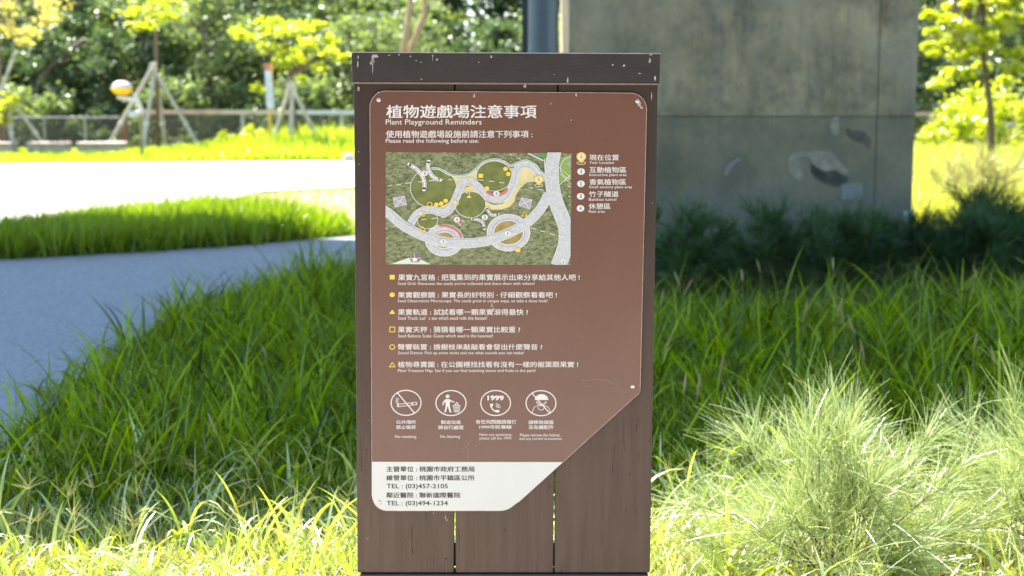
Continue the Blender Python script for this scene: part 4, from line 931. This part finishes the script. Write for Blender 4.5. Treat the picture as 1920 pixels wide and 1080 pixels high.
# bare leaning trunks showing through the woodland
def limb(name, pxs, y, r0, r1, m, lab):
    pts = [tuple(at(a, b, y)) for a, b in pxs]; base = (pts[0][0], y, 0); pts = [(pts[0][0]-(pts[1][0]-pts[0][0])*.3, y, 0.0)] + pts
    g = MB(); n = len(pts); g.tube([(p[0]-base[0], 0, p[2]) for p in pts], [r0+(r1-r0)*i/(n-1) for i in range(n)], 8)
    o = link('bare_tree', None, loc=base, label=lab, cat='tree'); link('trunk', g.mesh('trunk', m, True), o); return o
o = limb('bare', [(760,140),(757,92),(766,40),(772,-20),(776,-70)], 35.2, 0.11, 0.06, TANB, 'tan forked bare tree trunk rising above the sign cap')
g = MB(); b0 = at(760,140,35.2); q = [at(a,b_,35.2) for a,b_ in ((764,150),(772,92),(786,50),(797,28),(794,-30),(800,-90))]; g.tube([(p[0]-o.location.x,0.05,p[2]) for p in q], [0.10,0.09,0.085,0.08,0.07,0.04], 8); link('branch', g.mesh('branch', TANB, True), o)
limb('bare', [(60,180),(95,125),(135,92),(160,75)], 37.4, 0.11, 0.06, mat('dark_bark', (0.10,0.07,0.05), 0.9), 'dark slanting tree trunk in the woodland at upper left')
# ---- young staked trees
POLE = mat('stake_wood', (0.42,0.40,0.35), 0.8, 0.2, var=0.2, scale=6)
def young_tree(pxbase, y, trunk_px, clumps_px, rad_m, m, lab, per=190, size=0.07, tr=0.055, depth=1.0, flat_=0.6, limbs=True):
    b0 = at(*pxbase, y); base = (b0[0], y, 0); r = np.random.default_rng(int(pxbase[0])+5)
    o = link('young_tree', None, loc=base, label=lab, cat='tree', group='young trees on the verge'); g = MB()
    pts = [(0,0,0)] + [(at(a,b_,y)[0]-base[0], 0, at(a,b_,y)[2]) for a, b_ in trunk_px]; n = len(pts)
    g.tube(pts, [tr*(1-.6*i/(n-1)) for i in range(n)], 8); link('trunk', g.mesh('trunk', TRUNK, True), o)
    cl = []; top = np.array(pts[-1])
    for (a, b_, rp_) in clumps_px:
        p = at(a, b_, y); q = np.array([p[0]-base[0], r.uniform(-depth, depth), p[2]]); cl.append((*q, rp_/F*y))
        if limbs:
            k = np.array(pts[max(1, n-2)])*.5+np.array(pts[-1])*.5 if q[2] > pts[-2][2] else np.array(pts[-2])
            lg = MB(); lg.tube([tuple(k), tuple((k+q)/2+[0,0,.08]), tuple(q)], [0.022,0.015,0.006], 5, False); link('branch', lg.mesh('branch', TRUNK), o)
    V, T = crown_data(r, cl, per, size, flat_); link('crown', fast_mesh('crown', V, T, m), o); return o
def stakes(px_top, feet, y, lab, r_=0.047, over=1.06):
    t = at(*px_top, y); o = link('tree_stakes', None, loc=(t[0], y, 0), label=lab, cat='tree stakes', group='wooden stake tripods round the young trees')
    for i, f in enumerate(feet):
        a = at(f[0], f[1], y); dy = f[2] if len(f) > 2 else 0.0; g = MB(); p0 = Vector((a[0]-t[0], dy, 0)); p1 = Vector(((i-1)*0.02, -0.07+0.05*i, t[2]*1.0)); e = p0+(p1-p0)*over
        g.tube([p0, e], r_, 8); link('pole', g.mesh('pole', POLE), o)
        c = p0+(p1-p0)*0.36; dd = (p1-p0).normalized()*0.035; g = MB(); g.tube([c-dd, c+dd], r_*1.35, 8); link('tie', g.mesh('tie', mat('tie_cloth', (0.5,0.49,0.45), 0.9)), o)
    c = Vector((0,0,t[2])); g = MB(); g.tube([c-Vector((0,0,.05)), c+Vector((0,0,.05))], r_*2.2, 10); link('collar', g.mesh('collar', mat('tie_cloth')), o)
young_tree((296,285), 33.5, [(294,120),(292,60),(290,10),(292,-60)], [(262,22,34),(318,10,38),(290,48,16),(345,-20,42),(250,-25,40),(300,-40,46),(277,54,14),(330,35,18)], 1, YLEAF, 'young staked tree with a tall thin stem behind the globe lamp', 150)
stakes((288,128), [(190,292,0.2),(380,292,0.1),(277,285,-0.5),(300,285,0.6)], 33.5, 'tripod of pale wooden stakes beside the globe lamp')
young_tree((555,290), 32.0, [(556,240),(548,190),(546,155),(552,128)], [(445,58,16),(478,72,18),(500,50,24),(535,60,28),(570,58,26),(500,88,22),(540,96,26),(582,84,26),(612,74,20),(633,108,14),(600,128,16),(560,112,22),(620,100,14),(648,104,9),(566,148,9),(488,165,10),(515,40,18),(590,45,18),(460,66,12),(530,120,18)], 1, YLEAF, 'young yellow-green tree with a flat spreading crown left of the sign', 110, 0.075, 0.06, 0.5)
stakes((546,160), [(500,262,0.3),(610,268,0.2),(548,290,-0.3)], 32.0, 'tripod of wooden stakes under the spreading young tree', 0.05)
young_tree((3,285), 33.0, [(2,200),(0,120),(-4,40),(0,-40)], [(20,10,40),(70,20,38),(100,5,30),(35,60,22),(-10,50,36),(95,40,16),(50,80,14)], 1, GLEAF, 'young golden-leaved tree at the left frame edge', 120)
young_tree((9,292), 32.6, [(9,250),(9,225)], [(4,205,20),(22,190,16),(2,225,16),(14,180,14)], 1, YLEAF, 'small yellow-green sapling between the stakes at the left edge', 110, 0.06, 0.03, 0.2)
stakes((12,172), [(-50,292,0.2),(88,292,0.3),(36,290,-0.4)], 33.0, 'pale wooden stakes at the left frame edge')
g = MB(); a = at(0,172,32.8); b_ = at(30,96,32.8); link_o = link('leaning_pole', None, loc=(a[0], 32.8, 0), label='grey pole leaning across the stakes at the left frame edge', cat='pole'); g.tube([(a[0]-b_[0], 0, 0.0), (0,0,a[2]), (b_[0]-a[0],0,b_[2])], 0.04, 8); link('shaft', g.mesh('shaft', POLE), link_o)
# right: larger young tree with layered feathery branches
rc = []
rr = random.Random(5)
for k in range(72):
    yy = rr.choice((-40,-15,10,35,58,82,100)) + rr.uniform(-7,7); rc.append((rr.uniform(1728,1960), yy, rr.uniform(9,18)))
rc += [(1770,135,20),(1790,150,16),(1740,160,14),(1810,140,16),(1880,130,22),(1905,150,18),(1860,120,14)]
young_tree((1858,292), 27.0, [(1858,270),(1857,200),(1848,140),(1844,110),(1842,40),(1840,-40),(1838,-90)], rc, 1, YLEAF, 'young tree with layered bright feathery foliage right of the pier', 230, 0.06, 0.075, 0.8, 0.45)

# ------------------------------------------------------------------ fence, blocks, lamp, banner, car
FY = 34.6
GAL = mat('galvanised', (0.42,0.40,0.40), 0.5, metal=0.4, var=0.2, scale=5); PNK = mat('weathered_rail', (0.52,0.36,0.30), 0.8, var=0.2, scale=3)
MESHM = mat('chain_link_wire', (0.16,0.15,0.14), 0.6, metal=0.3)
fo = link('chain_link_fence', None, loc=(0, FY, 0), label='chain-link fence with a pale weathered top rail along the verge', cat='fence')
x0 = at(268,210,FY)[0]; x1 = 1.2; zt = at(400,210,FY)[2]
g = MB(); g.box(x0, at(410,210,FY)[0], -.04, .04, zt-.05, zt+.05); link('rail', g.mesh('rail', PNK), fo, label='rusty pink stretch of top rail')
g = MB(); g.box(at(410,210,FY)[0]+.01, at(560,210,FY)[0], -.04, .04, zt-.055, zt+.045); link('rail', g.mesh('rail', mat('pale_rail', (0.58,0.47,0.42), 0.8, var=0.1)), fo)
g = MB(); g.box(at(560,210,FY)[0]+.01, x1, -.04, .04, zt-.06, zt+.04); link('rail', g.mesh('rail', mat('silver_rail', (0.55,0.58,0.66), 0.5, metal=0.2)), fo)
g = MB(); g.box(x0, x1, -.03, .03, 0.14, 0.24); link('rail', g.mesh('rail', mat('low_rail', (0.22,0.17,0.16), 0.8)), fo, label='dark bottom rail')
def wires(xa, xb, za, zb, step):
    g = MB(); h = zb-za; w = .009; x = xa-h
    while x < xb:
        for s_ in (1,-1):
            p0 = [x, za]; p1 = [x+h, zb] if s_ == 1 else [x+h, za]
            if s_ == -1: p0 = [x, zb]
            a_, b2 = list(p0), list(p1)
            if a_[0] < xa: t = (xa-a_[0])/(b2[0]-a_[0]); a_ = [xa, a_[1]+(b2[1]-a_[1])*t]
            if b2[0] > xb: t = (xb-a_[0])/(b2[0]-a_[0]); b2 = [xb, a_[1]+(b2[1]-a_[1])*t]
            if b2[0] > a_[0]: g.add([(a_[0],0,a_[1]-w),(b2[0],0,b2[1]-w),(b2[0],0,b2[1]+w),(a_[0],0,a_[1]+w)], [(0,1,2,3)])
        x += step
    return g
link('wire_mesh', wires(x0, x1, 0.05, zt-.05, 0.075).mesh('wire_mesh', MESHM), fo, kind='stuff')
for xx in (x0, x0+2.4, x0+4.8, x0+7.2):
    g = MB(); g.tube([(xx,0,0),(xx,0,zt+.02)], 0.045, 8); link('post', g.mesh('post', GAL), fo)
f2_ = link('chain_link_fence', None, loc=(0, FY+.6, 0), label='thin dark chain-link fence behind the concrete blocks', cat='fence')
z2 = at(100,220,FY+.6)[2]; xa = -14.5; xb = x0-.1
g = MB(); g.tube([(xa,0,z2),(xb,0,z2)], .022, 6); link('rail', g.mesh('rail', GAL), f2_)
link('wire_mesh', wires(xa, xb, 0.05, z2, 0.09).mesh('wire_mesh', MESHM), f2_, kind='stuff')
for xx in np.arange(xa, xb, 1.0):
    g = MB(); g.tube([(xx,0,0),(xx,0,z2+.02)], 0.024, 6); link('post', g.mesh('post', GAL), f2_)
g = MB(); g.box(-.09,.09,-.09,.09,0,at(236,218,FY)[2]); c = at(238,218,FY)
po = link('rusty_post', g.mesh('rusty_post', mat('rust_paint', (0.20,0.10,0.07), 0.8, var=0.3, scale=6)), loc=(c[0], FY-.3, 0), label='square rusty brown post between the two fences', cat='post')
# fence far right of the pier
fr = link('guard_rail', None, loc=(0, 35.0, 0), label='pale rail crossing behind the meadow right of the pier', cat='rail')
g = MB(); g.box(at(1700,214,35)[0], 15, -.04,.04, at(1700,214,35)[2]-.05, at(1700,214,35)[2]+.05); link('rail', g.mesh('rail', PNK), fr)
for xx in (10.2, 12.6): g = MB(); g.box(xx,xx+.08,-.03,.03,0,at(1700,214,35)[2]-.051); link('post', g.mesh('post', PNK), fr)
# concrete blocks
CB = mat('block_concrete', (0.34,0.32,0.27), 0.9, var=0.25, scale=4, bump=0.4); CT = mat('block_top', (0.50,0.40,0.36), 0.9, var=0.15, scale=5)
blk_x = [(-48,30,'leftmost low concrete block, cut by the frame edge'), (54,130,'low concrete block second from the left edge'), (148,236,'low concrete block in front of the rusty post')]
b0 = None
for i, (a, c, lab) in enumerate(blk_x):
    xa_, xc_ = at(a,280,32.4)[0], at(c,280,32.4)[0]; w = (xc_-xa_)
    o = link('concrete_block', None, loc=((xa_+xc_)/2, 32.4, 0), label=lab, cat='block', group='low concrete blocks along the fence')
    zt_ = at(90,266,32.4)[2]
    g = MB(); g.box(-w/2+.02, w/2-.02, -.22, .22, 0, zt_-.075); bev(link('body', g.mesh('body', CB), o), .03)
    g = MB(); g.box(-w/2, w/2, -.25, .25, zt_-.074, zt_); bev(link('top', g.mesh('top', CT), o), .05, 3)
# globe lamp on a swan-neck pipe
LY = 30.5; lb = at(262,218,LY)
lo = link('globe_lamp', None, loc=(lb[0], LY, 0), label='swan-neck lamp with white dome and amber lower bowl', cat='lamp')
def lp(a, b_): p = at(a, b_, LY); return (p[0]-lb[0], 0, p[2])
g = MB(); g.tube([(0.02,0,0),(0.02,0,lp(262,216)[2])], .035, 8); link('post', g.mesh('post', mat('lamp_green', (0.16,0.17,0.08), 0.6)), lo)
g = MB(); g.tube([lp(256,216),lp(262,212),lp(265,206),lp(261,198),lp(257,190),lp(250,186),lp(240,185),lp(229,186)], .055, 10); link('pipe', g.mesh('pipe', mat('lamp_pipe', (0.52,0.51,0.46), 0.5, var=.1), True), lo)
g = MB(); g.tube([lp(243,215),lp(258,214)], .07, 10); link('pipe_collar', g.mesh('pipe_collar', mat('lamp_metal', (0.6,0.6,0.66), 0.35, metal=.5)), lo)
c = lp(229,178); k = LY/F
g = MB(); g.lathe([(9*k,-8*k),(10*k,-2*k)], c, 18); link('socket', g.mesh('socket', mat('lamp_pipe'), True), lo)
g = MB(); g.lathe([(10*k,0),(15.5*k,4*k),(19*k,9*k),(19.5*k,13*k)], c, 24); link('amber_bowl', g.mesh('amber_bowl', mat('amber_plastic', (0.90,0.44,0.004), 0.5), True), lo)
g = MB(); g.lathe([(19.4*k,13.1*k),(17.5*k,18*k),(14*k,22*k),(8*k,25*k),(0.5*k,26*k)], c, 24); link('white_dome', g.mesh('white_dome', mat('white_plastic', (0.45,0.45,0.43), 0.4), True), lo)
# small white float-like dish below the lamp
# banner on a yellow pole
BY = 31.5; bb = at(508,205,BY)
bo = link('banner_sign', None, loc=(bb[0], BY, 0), label='narrow upright pale banner with a red top on a yellow pole', cat='banner')
def bp_(a, b_): p = at(a, b_, BY); return (p[0]-bb[0], 0, p[2])
g = MB(); g.tube([(bp_(503,265)[0],0.03,0), (bp_(511,200)[0],0.03,bp_(511,118)[2])], .03, 8); link('pole', g.mesh('pole', mat('yellow_paint', (0.6,0.36,0.05), 0.6)), bo)
q = [bp_(496,132),bp_(508,132),bp_(515,203),bp_(500,203)]; g = MB(); g.add([(x,0,z) for x,_,z in q]+[(x,.015,z) for x,_,z in q], [(0,1,2,3),(7,6,5,4),(0,4,5,1),(1,5,6,2),(2,6,7,3),(3,7,4,0)]); link('cloth', g.mesh('cloth', mat('banner_cloth', (0.40,0.46,0.50), 0.7, var=.25, scale=3)), bo)
q = [bp_(494,119),bp_(506,120),bp_(507,131),bp_(496,131)]; g = MB(); g.add([(x,-.005,z) for x,_,z in q]+[(x,.015,z) for x,_,z in q], [(0,1,2,3),(7,6,5,4),(0,4,5,1),(1,5,6,2),(2,6,7,3),(3,7,4,0)]); link('red_top', g.mesh('red_top', mat('banner_red', (0.38,0.14,0.11), 0.7)), bo)
# white stone beside the sign edge
r = np.random.default_rng(3); g = MB(); c = at(653,292,28.8)
g.lathe([(.05,0),(.10,.03),(.12,.10),(.10,.17),(.05,.22)], (0,0,0), 9); v = [(a*(1+r.uniform(-.2,.2)), b_*(1+r.uniform(-.2,.2)), z) for a, b_, z in g.v]; g.v = v
link('white_stone', g.mesh('white_stone', mat('white_stone', (0.3,0.29,0.27), 0.8, var=.2, scale=8)), loc=(c[0], 28.9, 0), label='pale upright stone beside the road at the left edge of the sign', cat='stone')
# car behind the meadow, mostly hidden
cx_, cyy = at(1775,225,37.5)[0], 37.5
co = link('parked_car', None, loc=(cx_, cyy, 0), label='silver car parked behind the rail, half hidden by bushes', cat='car')
prof = [(-2.1,.35),(-2.1,.72),(-1.95,.86),(-1.1,.96),(-.6,1.36),(.7,1.40),(1.35,1.02),(2.0,.94),(2.12,.7),(2.12,.35)]
n = len(prof); g = MB(); g.add([(x*1, -.82, z*.86) for x, z in prof]+[(x, .82, z*.86) for x, z in prof], [tuple(range(n)), tuple(reversed(range(n,2*n)))]+[(i,i+n,(i+1)%n+n,(i+1)%n) for i in range(n)])
bev(link('body', g.mesh('body', mat('silver_paint', (0.62,0.64,0.66), 0.25, metal=.6, coat=.5)), co), .06, 3)
g = MB(); g.add([(x,-.823,z*.86) for x, z in ((-.98,.98),(-.55,1.30),(.02,1.33),(.02,.98))], [(0,1,2,3)]); g.add([(x,-.823,z*.86) for x, z in ((.08,.98),(.08,1.33),(.66,1.33),(1.2,1.0))], [(0,1,2,3)]); link('window', g.mesh('window', mat('car_glass', (0.02,0.025,0.03), 0.05)), co)
for xx in (-1.35, 1.35):
    g = MB(); g.tube([(xx,-.86,.31),(xx,-.66,.31)], .31, 18); link('wheel', g.mesh('wheel', mat('tyre', (0.02,0.02,0.02), 0.8)), co)

# unseen trees behind the camera, set close to block sky; mirrored in the plate
for i in range(10):
    t, c = variants[i % 4]; x = -18+i*4
    o = link('sky_block_tree', None, loc=(x, -9.5+rt.uniform(-1,1), 0), label='unseen broadleaf tree added behind the camera to block sky, mirrored in the plate', cat='tree', group='unseen trees blocking sky from the sign'); o.scale = (1.3,1.2,1.35); o.rotation_euler.z = i
    link('trunk', t, o); link('crown', c, o)
